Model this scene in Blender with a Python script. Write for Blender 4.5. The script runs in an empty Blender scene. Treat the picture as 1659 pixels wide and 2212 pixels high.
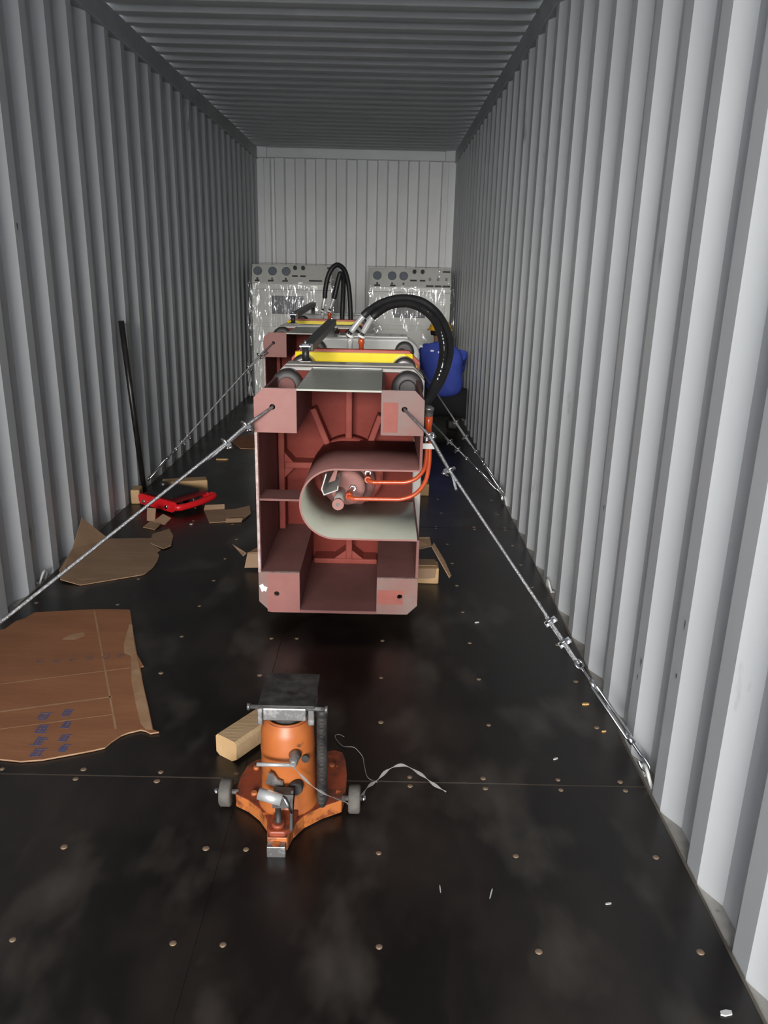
import bpy, math, random
from mathutils import Vector, Matrix, noise

random.seed(7)
scene = bpy.context.scene
COL = scene.collection
PI = math.pi

# ------------------------------------------------------------------ camera
def make_camera():
    f_px, pitch, yaw, roll = 1665.7, math.radians(17.385), math.radians(.2164), math.radians(1.315)
    cy, sy = math.cos(yaw), math.sin(yaw)
    f = Vector((sy*math.cos(pitch), cy*math.cos(pitch), -math.sin(pitch)))
    r = Vector((cy, -sy, 0)); u = r.cross(f)
    c, s = math.cos(roll), math.sin(roll)
    r2 = c*r + s*u; u2 = -s*r + c*u
    cam = bpy.data.cameras.new('camera')
    cam.sensor_fit = 'HORIZONTAL'; cam.sensor_width = 36.0
    cam.lens = 36.0*f_px/1659.0
    cam.clip_start = .05; cam.clip_end = 100
    o = bpy.data.objects.new('camera', cam)
    m = Matrix((r2, u2, -f)).transposed().to_4x4()
    m.translation = Vector((.3845, 0, 1.408))
    o.matrix_world = m
    COL.objects.link(o); scene.camera = o
make_camera()

# ------------------------------------------------------------------ world, light, exposure
w = bpy.data.worlds.new('overcast'); scene.world = w; w.use_nodes = True
bg = w.node_tree.nodes['Background']
bg.inputs[0].default_value = (.88, .93, 1.0, 1); bg.inputs[1].default_value = 5.0

def area(name, loc, target, sx, sy, power, color):
    l = bpy.data.lights.new(name, 'AREA'); l.shape = 'RECTANGLE'; l.size = sx; l.size_y = sy
    l.energy = power; l.color = color
    o = bpy.data.objects.new(name, l); COL.objects.link(o)
    o.location = loc
    o.rotation_euler = (Vector(target)-Vector(loc)).to_track_quat('-Z', 'Y').to_euler()
    return o
# daylight that comes in through the open container doors behind the camera, brighter from the left
area('door_daylight', (-.75, -9.0, 3.05), (.1, 6.0, 1.0), 4.0, 1.8, 1600, (1.0, .97, .93))

vs = scene.view_settings
vs.view_transform = 'Standard'; vs.look = 'None'; vs.gamma = 1.0; vs.exposure = 0.0
vs.use_curve_mapping = False

# ------------------------------------------------------------------ materials
MATS = {}
def mat(name, color, rough=.5, metal=0.0, color2=None, scale=6.0, detail=6.0, lo=.35, hi=.65,
        stretch=(1, 1, 1), bump=0.0, bscale=60.0, spots=None, spot_scale=18.0, spot_lo=.66, spot_hi=.72,
        rough2=None, coat=0.0, emit=None):
    if name in MATS: return MATS[name]
    m = bpy.data.materials.new(name); m.use_nodes = True
    nt = m.node_tree; N = nt.nodes; L = nt.links
    b = N['Principled BSDF']
    b.inputs['Base Color'].default_value = (*color, 1)
    b.inputs['Roughness'].default_value = rough
    b.inputs['Metallic'].default_value = metal
    b.inputs['Coat Weight'].default_value = coat
    tc = N.new('ShaderNodeTexCoord'); mp = N.new('ShaderNodeMapping')
    mp.inputs['Scale'].default_value = stretch
    L.new(tc.outputs['Object'], mp.inputs['Vector'])
    out = None
    if color2 is not None:
        n = N.new('ShaderNodeTexNoise'); n.inputs['Scale'].default_value = scale; n.inputs['Detail'].default_value = detail
        n.inputs['Roughness'].default_value = .62
        L.new(mp.outputs[0], n.inputs['Vector'])
        r = N.new('ShaderNodeMapRange'); r.inputs[1].default_value = lo; r.inputs[2].default_value = hi
        L.new(n.outputs['Fac'], r.inputs[0])
        mx = N.new('ShaderNodeMix'); mx.data_type = 'RGBA'
        mx.inputs[6].default_value = (*color, 1); mx.inputs[7].default_value = (*color2, 1)
        L.new(r.outputs[0], mx.inputs[0]); out = mx.outputs[2]
        if rough2 is not None:
            rr = N.new('ShaderNodeMapRange'); rr.inputs[3].default_value = rough; rr.inputs[4].default_value = rough2
            L.new(r.outputs[0], rr.inputs[0]); L.new(rr.outputs[0], b.inputs['Roughness'])
    if spots is not None:
        n2 = N.new('ShaderNodeTexNoise'); n2.inputs['Scale'].default_value = spot_scale; n2.inputs['Detail'].default_value = 4
        L.new(mp.outputs[0], n2.inputs['Vector'])
        r2 = N.new('ShaderNodeMapRange'); r2.inputs[1].default_value = spot_lo; r2.inputs[2].default_value = spot_hi
        L.new(n2.outputs['Fac'], r2.inputs[0])
        mx2 = N.new('ShaderNodeMix'); mx2.data_type = 'RGBA'
        if out is None: mx2.inputs[6].default_value = (*color, 1)
        else: L.new(out, mx2.inputs[6])
        mx2.inputs[7].default_value = (*spots, 1)
        L.new(r2.outputs[0], mx2.inputs[0]); out = mx2.outputs[2]
    if out is not None: L.new(out, b.inputs['Base Color'])
    if bump > 0:
        n3 = N.new('ShaderNodeTexNoise'); n3.inputs['Scale'].default_value = bscale; n3.inputs['Detail'].default_value = 4
        L.new(mp.outputs[0], n3.inputs['Vector'])
        bp = N.new('ShaderNodeBump'); bp.inputs['Strength'].default_value = bump; bp.inputs['Distance'].default_value = .01
        L.new(n3.outputs['Fac'], bp.inputs['Height']); L.new(bp.outputs[0], b.inputs['Normal'])
    MATS[name] = m
    return m

wall_m = mat('container paint', (.54, .55, .56), .42, color2=(.48, .49, .50), scale=1.6, stretch=(1, 1, .35),
             spots=(.20, .195, .19), spot_scale=7, spot_lo=.70, spot_hi=.78, bump=.04, bscale=14)
roof_m = mat('roof paint', (.50, .51, .50), .5, color2=(.44, .45, .45), scale=2.0)
rail_m = mat('rail paint', (.42, .43, .435), .5, color2=(.34, .345, .35), scale=3)
end_m = mat('end wall paint', (.80, .80, .79), .45, color2=(.72, .72, .71), scale=1.4)
sill_m = mat('sill paint', (.42, .40, .37), .6, color2=(.27, .25, .22), scale=9, spots=(.10, .085, .07), spot_scale=16, spot_lo=.6)
ring_m = mat('ring paint', (.62, .62, .60), .45, color2=(.40, .39, .37), scale=30)
ply_m = mat('film faced plywood', (.0070, .0050, .0042), .30, color2=(.034, .025, .020), scale=2.6, lo=.44, hi=.80, detail=10,
            stretch=(1, .55, 1), spots=(.085, .072, .06), spot_scale=4.5, spot_lo=.53, spot_hi=.86, rough2=.5, bump=.05, bscale=24)
seam_m = mat('worn plywood edge', (.24, .21, .18), .7, color2=(.36, .23, .12), scale=7)
screw_m = mat('worn screw', (.22, .17, .125), .5, .35, color2=(.30, .20, .12), scale=60)
steel_m = mat('bright zinc', (.74, .75, .77), .24, 1.0, color2=(.55, .56, .58), scale=40)
rope_m = mat('wire rope', (.48, .48, .49), .38, .9, color2=(.27, .27, .28), scale=160, bump=.5, bscale=300)
chrome_m = mat('chrome', (.88, .88, .90), .09, 1.0)
dsteel_m = mat('dark steel', (.07, .065, .065), .38, .8, color2=(.14, .13, .125), scale=20)
nut_m = mat('black oxide nut', (.030, .027, .027), .5, .1, color2=(.055, .05, .048), scale=16)
rubber_m = mat('hose rubber', (.008, .008, .009), .5, color2=(.014, .014, .015), scale=30, bump=.08, bscale=160)
print_m = mat('hose print', (.9, .9, .9), .6)
red_m = mat('shaded red primer', (.15, .023, .015), .55, color2=(.18, .034, .024), scale=5, bump=.12, bscale=70)  # casting slab: the dimness inside the box is put into the colour
rib_m = mat('lit red primer', (.27, .068, .052), .55, color2=(.22, .048, .036), scale=9)  # lighter copy of the slab primer, so the ribs look lit
satin_m = mat('satin steel', (.62, .62, .61), .36, .55, color2=(.50, .50, .49), scale=20)
salmon_m = mat('fresh salmon primer', (.32, .11, .09), .55, color2=(.28, .092, .073), scale=12)
dred_m = mat('dusty red primer', (.225, .105, .095), .6, color2=(.175, .08, .073), scale=5, bump=.05)
pink_m = mat('faded pink primer', (.31, .145, .127), .55, color2=(.34, .175, .156), scale=7, spots=(.22, .14, .125), spot_scale=9, spot_lo=.62, spot_hi=.75)
pink2_m = mat('scuffed pink primer', (.25, .132, .115), .55, color2=(.235, .163, .146), scale=6, lo=.40, hi=.6, spots=(.20, .13, .115), spot_scale=11, spot_lo=.62, spot_hi=.72)
edge_m = mat('scraped edge', (.55, .45, .42), .5, color2=(.32, .18, .16), scale=40)
green_m = mat('grey green paint', (.40, .405, .335), .38, color2=(.35, .355, .295), scale=4, spots=(.20, .195, .16), spot_scale=5, spot_lo=.66, spot_hi=.78)
pale_m = mat('pale machine paint', (.46, .45, .41), .32, color2=(.38, .345, .32), scale=5, coat=.2)
platen_m = mat('light grey enamel', (.52, .52, .50), .22, color2=(.45, .45, .43), scale=6, coat=.4)
orange_m = mat('orange red enamel', (.50, .072, .018), .3, color2=(.43, .058, .015), scale=12, coat=.3)
rimred_m = mat('red enamel rim', (.40, .042, .014), .42, color2=(.34, .036, .012), scale=12)
grease_m = mat('yellow grease', (1.0, .85, .03), .22, color2=(1.0, .74, .015), scale=5, coat=1.0)
blackp_m = mat('black paint', (.016, .016, .017), .42, color2=(.03, .03, .03), scale=20)
jack_m = mat('worn orange paint', (.43, .125, .030), .42, color2=(.36, .095, .022), scale=9, spots=(.13, .05, .025), spot_scale=22, spot_lo=.66, spot_hi=.72)
jackd_m = mat('greasy orange paint', (.27, .050, .018), .5, color2=(.10, .032, .018), scale=18, lo=.45, hi=.65, spots=(.55, .14, .035), spot_scale=26, spot_lo=.66, spot_hi=.70)
jacklip_m = mat('chipped orange lip', (.44, .135, .034), .5, color2=(.17, .045, .015), scale=28, lo=.5, hi=.62)
jsteel_m = mat('scuffed steel', (.20, .195, .19), .38, .7, color2=(.42, .41, .40), scale=26, lo=.5, hi=.62)
jdark_m = mat('oiled steel', (.012, .010, .009), .6, .1, color2=(.06, .055, .05), scale=22)
wheel_m = mat('grey rubber wheel', (.115, .105, .092), .75, color2=(.08, .072, .063), scale=40)
wood_m = mat('pine', (.52, .34, .17), .65, color2=(.40, .24, .11), scale=5, stretch=(1, 1, 1), bump=.1)
woodend_m = mat('timber', (.45, .31, .17), .7, color2=(.33, .21, .11), scale=9, stretch=(.25, 2, 2), bump=.15)
card_m = mat('brown cardboard', (.32, .13, .056), .75, color2=(.255, .10, .043), scale=3.5, stretch=(.5, 3, 1), bump=.06, bscale=30)
card2_m = mat('dull cardboard', (.32, .20, .12), .8, color2=(.25, .155, .09), scale=4, stretch=(.5, 3, 1))
cardedge_m = mat('torn cardboard edge', (.40, .25, .15), .85, color2=(.30, .17, .09), scale=20)
cardtape_m = mat('peeled cardboard', (.42, .26, .145), .8, color2=(.33, .18, .09), scale=14)
ink_m = mat('blue ink', (.075, .085, .20), .7, color2=(.10, .085, .14), scale=40)
ink2_m = mat('faded blue ink', (.17, .085, .065), .75, color2=(.24, .11, .06), scale=50)
redp_m = mat('bright red paint', (.72, .013, .018), .35, color2=(.62, .012, .016), scale=14)
dred2_m = mat('dark red paint', (.20, .008, .010), .45)
cab_m = mat('cabinet enamel', (.74, .74, .68), .35, color2=(.66, .66, .61), scale=3)
cabdark_m = mat('switch panel', (.055, .058, .066), .35)
label_m = mat('label plate', (.035, .035, .037), .4)
glass_m = mat('gauge glass', (.16, .19, .23), .12, color2=(.22, .25, .29), scale=6, coat=.6)
button_m = mat('button', (.35, .35, .36), .3)
blue_m = mat('blue work jacket', (.06, .10, .52), .8, color2=(.045, .075, .40), scale=9, bump=.15, bscale=30)
trouser_m = mat('black trousers', (.008, .008, .009), .85)
helmet_m = mat('yellow helmet', (.80, .42, .02), .3)
hair_m = mat('dark hair', (.012, .010, .009), .6)
skin_m = mat('skin', (.30, .14, .09), .55)
shoe_m = mat('shoe', (.02, .018, .016), .6)
refl_m = mat('reflective dot', (.85, .85, .85), .2)
twine_m = mat('grey plastic twine', (.30, .285, .27), .5)
white_m = mat('white plastic', (.85, .84, .80), .4)
chip_m = mat('wood chip', (.60, .36, .13), .7)
flake_m = mat('pale flake', (.55, .55, .53), .6)
dirt_m = mat('dark smudge', (.05, .05, .055), .7)

for nm in ('shaded red primer', 'lit red primer', 'dusty red primer', 'faded pink primer', 'scuffed pink primer', 'fresh salmon primer'):
    MATS[nm].node_tree.nodes['Principled BSDF'].inputs['Specular IOR Level'].default_value = .12

def film_material():
    m = bpy.data.materials.new('clear stretch film'); m.use_nodes = True
    nt = m.node_tree; N = nt.nodes; L = nt.links
    for n in list(N):
        if n.type == 'BSDF_PRINCIPLED': N.remove(n)
    out = N['Material Output']
    tr = N.new('ShaderNodeBsdfTransparent'); tr.inputs[0].default_value = (.97, .97, .97, 1)
    gl = N.new('ShaderNodeBsdfGlossy'); gl.inputs['Roughness'].default_value = .12; gl.inputs[0].default_value = (.95, .95, .95, 1)
    df = N.new('ShaderNodeBsdfDiffuse'); df.inputs[0].default_value = (.8, .8, .8, 1)
    tc = N.new('ShaderNodeTexCoord'); mp = N.new('ShaderNodeMapping'); mp.inputs['Scale'].default_value = (1.0, 1.0, .16)
    mp.inputs['Rotation'].default_value = (0, .25, 0)
    n = N.new('ShaderNodeTexNoise'); n.inputs['Scale'].default_value = 8; n.inputs['Detail'].default_value = 3; n.inputs['Distortion'].default_value = .5
    L.new(tc.outputs['Object'], mp.inputs[0]); L.new(mp.outputs[0], n.inputs['Vector'])
    bp = N.new('ShaderNodeBump'); bp.inputs['Strength'].default_value = 1.0; bp.inputs['Distance'].default_value = .09
    L.new(n.outputs['Fac'], bp.inputs['Height']); L.new(bp.outputs[0], gl.inputs['Normal'])
    a = N.new('ShaderNodeMixShader'); a.inputs[0].default_value = .10
    L.new(tr.outputs[0], a.inputs[1]); L.new(gl.outputs[0], a.inputs[2])
    r = N.new('ShaderNodeMapRange'); r.inputs[1].default_value = .655; r.inputs[2].default_value = .74; r.inputs[3].default_value = .04; r.inputs[4].default_value = .60  # white diffuse streaks painted in as glints on the film wrinkles
    L.new(n.outputs['Fac'], r.inputs[0])
    b2 = N.new('ShaderNodeMixShader'); L.new(r.outputs[0], b2.inputs[0]); L.new(a.outputs[0], b2.inputs[1]); L.new(df.outputs[0], b2.inputs[2])
    L.new(b2.outputs[0], out.inputs[0])
    return m
film_m = film_material()

# ------------------------------------------------------------------ mesh builder
class MB:
    def __init__(s): s.v = []; s.f = []; s.mi = []; s.sm = []
    def face(s, idx, mi=0, sm=False): s.f.append(idx); s.mi.append(mi); s.sm.append(sm)
    def box(s, x0, x1, y0, y1, z0, z1, mi=0):
        b = len(s.v)
        s.v += [(x, y, z) for z in (z0, z1) for y in (y0, y1) for x in (x0, x1)]
        for q in ((0, 2, 3, 1), (4, 5, 7, 6), (0, 1, 5, 4), (2, 6, 7, 3), (0, 4, 6, 2), (1, 3, 7, 5)):
            s.face([b+i for i in q], mi)
        return s
    def obox(s, c, sx, sy, sz, rot=None, mi=0):
        b = len(s.v); c = Vector(c); R = rot if rot is not None else Matrix.Identity(3)
        for z in (-1, 1):
            for y in (-1, 1):
                for x in (-1, 1):
                    s.v.append(tuple(c + R @ Vector((x*sx/2, y*sy/2, z*sz/2))))
        for q in ((0, 2, 3, 1), (4, 5, 7, 6), (0, 1, 5, 4), (2, 6, 7, 3), (0, 4, 6, 2), (1, 3, 7, 5)):
            s.face([b+i for i in q], mi)
        return s
    def prism(s, poly, a0, a1, axis='y', mi=0, mi_side=None):
        """poly in the two other axes (x,z for y; x,y for z; y,z for x), counter-clockwise"""
        if mi_side is None: mi_side = mi
        n = len(poly); b = len(s.v)
        def pt(p, a):
            return {'y': (p[0], a, p[1]), 'z': (p[0], p[1], a), 'x': (a, p[0], p[1])}[axis]
        s.v += [pt(p, a0) for p in poly] + [pt(p, a1) for p in poly]
        s.face([b+i for i in range(n)], mi); s.face([b+n+i for i in reversed(range(n))], mi)
        for i in range(n):
            j = (i+1) % n
            s.face([b+j, b+i, b+n+i, b+n+j], mi_side)
        return s
    def holed(s, poly, c, r, y0, y1, n=28, mi=0, mi_side=0):
        """plate in x,z with a round hole at c, from y0 to y1"""
        angs = [2*PI*i/n for i in range(n)] + [math.atan2(p[1]-c[1], p[0]-c[0]) % (2*PI) for p in poly]
        angs = sorted(set(round(a, 5) for a in angs))
        def ray(a):
            d = (math.cos(a), math.sin(a)); best = None
            for i in range(len(poly)):
                p, q = poly[i], poly[(i+1) % len(poly)]
                ex, ez = q[0]-p[0], q[1]-p[1]
                den = d[0]*ez - d[1]*ex
                if abs(den) < 1e-9: continue
                t = ((p[0]-c[0])*ez - (p[1]-c[1])*ex)/den
                u = ((p[0]-c[0])*d[1] - (p[1]-c[1])*d[0])/den
                if t > 0 and -1e-4 <= u <= 1+1e-4 and (best is None or t < best): best = t
            return (c[0]+d[0]*best, c[1]+d[1]*best)
        b = len(s.v); m = len(angs)
        for y in (y0, y1):
            for a in angs: s.v.append((c[0]+r*math.cos(a), y, c[1]+r*math.sin(a)))
            for a in angs:
                p = ray(a); s.v.append((p[0], y, p[1]))
        for i in range(m):
            j = (i+1) % m
            s.face([b+i, b+m+i, b+m+j, b+j], mi)
            o = b+2*m
            s.face([o+i, o+j, o+m+j, o+m+i], mi)
            s.face([b+j, o+j, o+i, b+i], mi_side, True)
            s.face([b+m+i, o+m+i, o+m+j, b+m+j], mi_side)
        return s
    def tube(s, pts, r, n=12, mi=0, cap=True, radii=None, closed=False):
        P = [Vector(p) for p in pts]; k = len(P); b = len(s.v)
        T = []
        for i in range(k):
            if closed: t = P[(i+1) % k]-P[i-1]
            else: t = P[min(i+1, k-1)]-P[max(i-1, 0)]
            T.append(t.normalized())
        up = Vector((0, 0, 1)) if abs(T[0].z) < .9 else Vector((1, 0, 0))
        nrm = (up - T[0]*up.dot(T[0])).normalized()
        for i in range(k):
            nrm = (nrm - T[i]*nrm.dot(T[i]))
            if nrm.length < 1e-6: nrm = T[i].orthogonal()
            nrm.normalize(); bn = T[i].cross(nrm)
            rr = radii[i] if radii else r
            for j in range(n):
                a = 2*PI*j/n
                s.v.append(tuple(P[i] + nrm*(rr*math.cos(a)) + bn*(rr*math.sin(a))))
        for i in range(k if closed else k-1):
            i2 = (i+1) % k
            for j in range(n):
                j2 = (j+1) % n
                s.face([b+i*n+j, b+i*n+j2, b+i2*n+j2, b+i2*n+j], mi, True)
        if cap and not closed:
            s.face([b+j for j in reversed(range(n))], mi)
            s.face([b+(k-1)*n+j for j in range(n)], mi)
        return s
    def cyl(s, a, c, r, n=24, mi=0, r2=None):
        return s.tube([a, c], r, n, mi, True, [r, r if r2 is None else r2])
    def lathe(s, prof, c=(0, 0, 0), axis='z', n=32, mi=0):
        """prof list of (r,h)"""
        b = len(s.v); k = len(prof)
        for r, h in prof:
            for j in range(n):
                a = 2*PI*j/n; x, y = r*math.cos(a), r*math.sin(a)
                p = {'z': (x, y, h), 'y': (x, h, -y), 'x': (h, x, y)}[axis]
                s.v.append((c[0]+p[0], c[1]+p[1], c[2]+p[2]))
        for i in range(k-1):
            for j in range(n):
                j2 = (j+1) % n
                s.face([b+i*n+j, b+i*n+j2, b+(i+1)*n+j2, b+(i+1)*n+j], mi, True)
        s.face([b+j for j in reversed(range(n))], mi); s.face([b+(k-1)*n+j for j in range(n)], mi)
        return s
    def torus(s, c, R, r, ax=(0, 0, 1), n=24, m=8, a0=0, a1=2*PI, mi=0):
        ax = Vector(ax).normalized(); u = ax.orthogonal().normalized(); w_ = ax.cross(u)
        full = abs(a1-a0-2*PI) < 1e-6
        k = n if full else n+1
        pts = [Vector(c)+u*(R*math.cos(a0+(a1-a0)*i/n))+w_*(R*math.sin(a0+(a1-a0)*i/n)) for i in range(k)]
        return s.tube(pts, r, m, mi, True, None, full)
    def mesh(s, name, mats):
        me = bpy.data.meshes.new(name); me.from_pydata(s.v, [], s.f)
        for m in (mats if isinstance(mats, (list, tuple)) else [mats]): me.materials.append(m)
        for p, mi, sm in zip(me.polygons, s.mi, s.sm): p.material_index = mi; p.use_smooth = sm
        me.update()
        return me
    def build(s, name, mats, parent=None, loc=None, bevel=0, seg=2, label=None, recalc=True):
        me = s.mesh(name, mats)
        if recalc:
            import bmesh
            bm = bmesh.new(); bm.from_mesh(me); bmesh.ops.recalc_face_normals(bm, faces=bm.faces); bm.to_mesh(me); bm.free()
        o = bpy.data.objects.new(name, me); COL.objects.link(o)
        if parent is not None: o.parent = parent
        if loc is not None: o.location = loc
        if bevel:
            md = o.modifiers.new('bevel', 'BEVEL'); md.width = bevel; md.segments = seg; md.limit_method = 'ANGLE'; md.angle_limit = .6
        if label: o['label'] = label
        return o

def tag(o, label=None, cat=None, group=None, kind=None):
    if label: o['label'] = label
    if cat: o['category'] = cat
    if group: o['group'] = group
    if kind: o['kind'] = kind
    return o
def thing(name, label, cat, loc=(0, 0, 0), group=None):
    o = bpy.data.objects.new(name, None); o.empty_display_size = .1; COL.objects.link(o); o.location = loc
    return tag(o, label, cat, group)
def copy_obj(o, parent, loc=None):
    c = o.copy(); COL.objects.link(c); c.parent = parent
    if loc is not None: c.location = loc
    return c
def copy_tree(o, parent=None, keep_props=True):
    c = o.copy(); COL.objects.link(c); c.parent = parent
    for ch in list(o.children): copy_tree(ch, c)
    return c
def lerp(a, b, t): return tuple(a[i]+(b[i]-a[i])*t for i in range(3))
def spline(pts, per=8):
    P = [Vector(p) for p in pts]; out = []
    for i in range(len(P)-1):
        p0, p1, p2, p3 = P[max(i-1, 0)], P[i], P[i+1], P[min(i+2, len(P)-1)]
        for k in range(per):
            t = k/per
            out.append(.5*((2*p1)+(p2-p0)*t+(2*p0-5*p1+4*p2-p3)*t*t+(3*p1-p0-3*p2+p3)*t**3))
    out.append(P[-1]); return out

# ------------------------------------------------------------------ container shell
X, HT, Y0, Y1 = 1.176, 2.75, -2.0, 10.0
PER = .267

def side_wall(side, phase):
    sg = 1 if side == 'right' else -1
    inn, slope, outw, dep = .067, .066, .068, .036
    prof = []
    y = phase - PER*math.ceil((phase-Y0)/PER) - PER
    while y < Y1+PER:
        prof += [(y, 0), (y+inn, 0), (y+inn+slope, dep), (y+inn+slope+outw, dep)]
        y += PER
    prof = [(min(max(p[0], Y0), Y1), p[1]) for p in prof]
    q = []
    for p in prof:
        if not q or abs(p[0]-q[-1][0]) > 1e-5: q.append(p)
    m = MB(); b = 0
    n = len(q); zs = (-.03, 2.66)
    for off in (0, .003):
        for z in zs: m.v += [(sg*(X+d+off), yy, z) for yy, d in q]
    for i in range(n-1):
        m.face([i, i+1, n+i+1, n+i]); m.face([2*n+i+1, 2*n+i, 3*n+i, 3*n+i+1])
    m.face([0, n, 3*n, 2*n]); m.face([n-1, 3*n-1, 4*n-1, 2*n-1])
    o = m.build('wall_'+side, wall_m, bevel=.008, seg=3)
    return tag(o, 'light grey corrugated steel container wall on the %s' % side, kind='structure')
wall_l = side_wall('left', 3.165)
wall_r = side_wall('right', 1.797)

def roof():
    per = .2085; inn, sl, ow, dep = .075, .028, .0775, .024
    y = 4.70 - per*math.ceil((4.70-Y0)/per) - per; q = []
    while y < Y1+per:
        for yy, d in ((y, 0), (y+inn, 0), (y+inn+sl, dep), (y+inn+sl+ow, dep)):
            yy = min(max(yy, Y0), Y1)
            if not q or abs(yy-q[-1][0]) > 1e-5: q.append((yy, d))
        y += per
    m = MB(); n = len(q)
    for off in (0, .003):
        for x in (-X-.02, X+.02): m.v += [(x, yy, HT+d+off) for yy, d in q]
    for i in range(n-1):
        m.face([i, n+i, n+i+1, i+1]); m.face([2*n+i, 2*n+i+1, 3*n+i+1, 3*n+i])
    o = m.build('ceiling', roof_m, bevel=.006, seg=2)
    return tag(o, 'dim grey steel container roof with cross corrugations', kind='structure')
ceiling = roof()

def end_wall():
    m = MB(); per = .25; q = []
    x = -1.07
    q.append((-1.10, 0)); q.append((-1.03, 0)); q.append((-1.015, .04))
    x = -.985
    while x < .98:
        q += [(x, .04), (x+.018, 0), (x+.123, 0), (x+.141, .04)]
        x += .246
    q += [(1.015, .04), (1.03, 0), (1.10, 0)]
    n = len(q)
    for off in (0, .003):
        for z in (-.02, 2.66): m.v += [(xx, Y1-.05+d+off, z) for xx, d in q]
    for i in range(n-1):
        m.face([i, i+1, n+i+1, n+i]); m.face([2*n+i+1, 2*n+i, 3*n+i, 3*n+i+1])
    o = m.build('wall_back', end_m, recalc=False)
    return tag(o, 'pale grey corrugated end wall at the far end of the container', kind='structure')
wall_b = end_wall()
k = 0
for sgn, nm in ((-1, 'left'), (1, 'right')):
    x0, x1 = sorted((sgn*1.163, sgn*1.23))
    tag(MB().box(x0, x1, Y0, Y1, 2.635, 2.76).build('trim_%d' % (k+1), rail_m, bevel=.006), 'dark grey top side rail along the %s wall' % nm, kind='structure'); k += 1
    x0, x1 = sorted((sgn*1.169, sgn*1.25))
    tag(MB().box(x0, x1, Y0, Y1, -.12, -.008).build('trim_%d' % (k+1), sill_m), 'dusty bottom side rail showing in the rib pockets of the %s wall' % nm, kind='structure'); k += 1
    x0, x1 = sorted((sgn*1.095, sgn*1.19))
    tag(MB().box(x0, x1, Y1-.065, Y1+.04, -.02, 2.65).build('trim_%d' % (k+1), end_m, bevel=.006), 'corner post at the %s end of the back wall' % nm, kind='structure'); k += 1
    x0, x1 = sorted((sgn*1.05, sgn*1.176))
    tag(MB().box(x0, x1, Y1-.13, Y1+.02, 2.645, 2.775).build('trim_%d' % (k+1), end_m, bevel=.006), 'pale corner block at the %s top of the back wall' % nm, kind='structure'); k += 1
tag(MB().box(-1.05, 1.05, Y1-.11, Y1+.02, 2.65, 2.78).build('trim_%d' % (k+1), end_m, bevel=.006), 'pale header beam across the top of the back wall', kind='structure')

tag(MB().box(-1.18, 1.18, Y0, Y0+.10, 2.58, 2.76).build('trim_%d' % (k+2), rail_m), 'door header beam above the open container doors', kind='structure')

# dark scuffs on the paint are part of the walls (thin smears of dirt)
def smear(parent, side, y, z, ly, lz, d=0.0):
    sg = 1 if side == 'right' else -1
    m = MB(); n = 10; x = sg*(X+d-.0012)
    pts = []
    for i in range(n):
        a = 2*PI*i/n; rr = random.uniform(.6, 1.1)
        pts.append((y+ly*.5*rr*math.cos(a)+.25*ly*math.sin(a*2), z+lz*.8*rr*math.sin(a)))
    m.prism(pts, x-.0006, x+.0006, 'x')
    m.build('scuff', dirt_m, parent)
for y, z, ly, lz in ((2.078, .30, .006, .022), (2.09, .245, .004, .012), (1.815, .55, .004, .02), (1.82, .40, .006, .012), (2.62, .62, .005, .014)):
    smear(wall_r, 'right', y, z, ly, lz)
for y, z, ly, lz in ((3.18, 1.93, .005, .03), (3.455, 1.55, .007, .022), (3.19, 1.43, .012, .006), (2.92, .95, .014, .005)):
    smear(wall_l, 'left', y, z, ly, lz)

# ------------------------------------------------------------------ floor: plywood panels, seams, screws
floor = MB().box(-1.169, 1.169, Y0, Y1-.05, -.15, -.0285).build('floor', seam_m)
tag(floor, 'black film faced plywood container floor', kind='structure')
rows = [-2.0, -.44, 1.893, 4.22, 6.55, 8.88, Y1-.05]
g = .0019
for i in range(len(rows)-1):
    for (xa, xb) in ((-1.169, 0.0), (0.0, 1.169)):
        MB().box(xa+(.0003 if xa == 0 else 0), xb-(.0003 if xb == 0 else 0), rows[i]+g, rows[i+1]-g, -.028, 0).build('plywood_panel', ply_m, floor, bevel=.0008, seg=1)
MB().box(-1.168, 1.168, 1.893-g+.0002, 1.893+g-.0002, -.028, -.0014).build('seam_strip', seam_m, floor)
for sg in (-1, 1): MB().box(min(sg*1.165, sg*1.1715), max(sg*1.165, sg*1.1715), Y0, Y1-.06, -.027, .0006).build('worn_floor_edge', mat('worn floor edge', (.13, .11, .085), .7, color2=(.05, .042, .034), scale=4), floor)
MB().box(-1.168, 1.168, 4.22-g+.0002, 4.22+g-.0002, -.028, -.004).build('seam_strip', seam_m, floor)
scr = MB().lathe([(.0086, 0), (.0086, .0008), (.0062, .0019), (.0014, .0021)], n=12).mesh('screw', screw_m)
def screw(x, y):
    o = bpy.data.objects.new('screw', scr); COL.objects.link(o); o.parent = floor
    o.location = (x+random.uniform(-.004, .004), y+random.uniform(-.004, .004), 0)
    o.scale = [random.uniform(.85, 1.1)]*3
cols = (-1.1, -.75, -.397, -.045, .058, .397, .748, 1.1)
for yrow in (.74, 1.03, 1.322, 1.607, 2.195, 2.49, 2.78, 3.07, 3.36, 3.65, 3.94, 4.5, 4.8):
    for x in cols:
        if yrow > 2.8 and -.15 < x < .6: continue
        screw(x, yrow)
for dy in (-.02, .024):
    for x in (-.92, -.70, -.47, -.239, -.02, .06, .27, .486, .70, .92, 1.10): screw(x, 1.893+dy)
    for x in (-.92, -.70, -.47, .70, .92, 1.10): screw(x, 4.22+dy)

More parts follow.
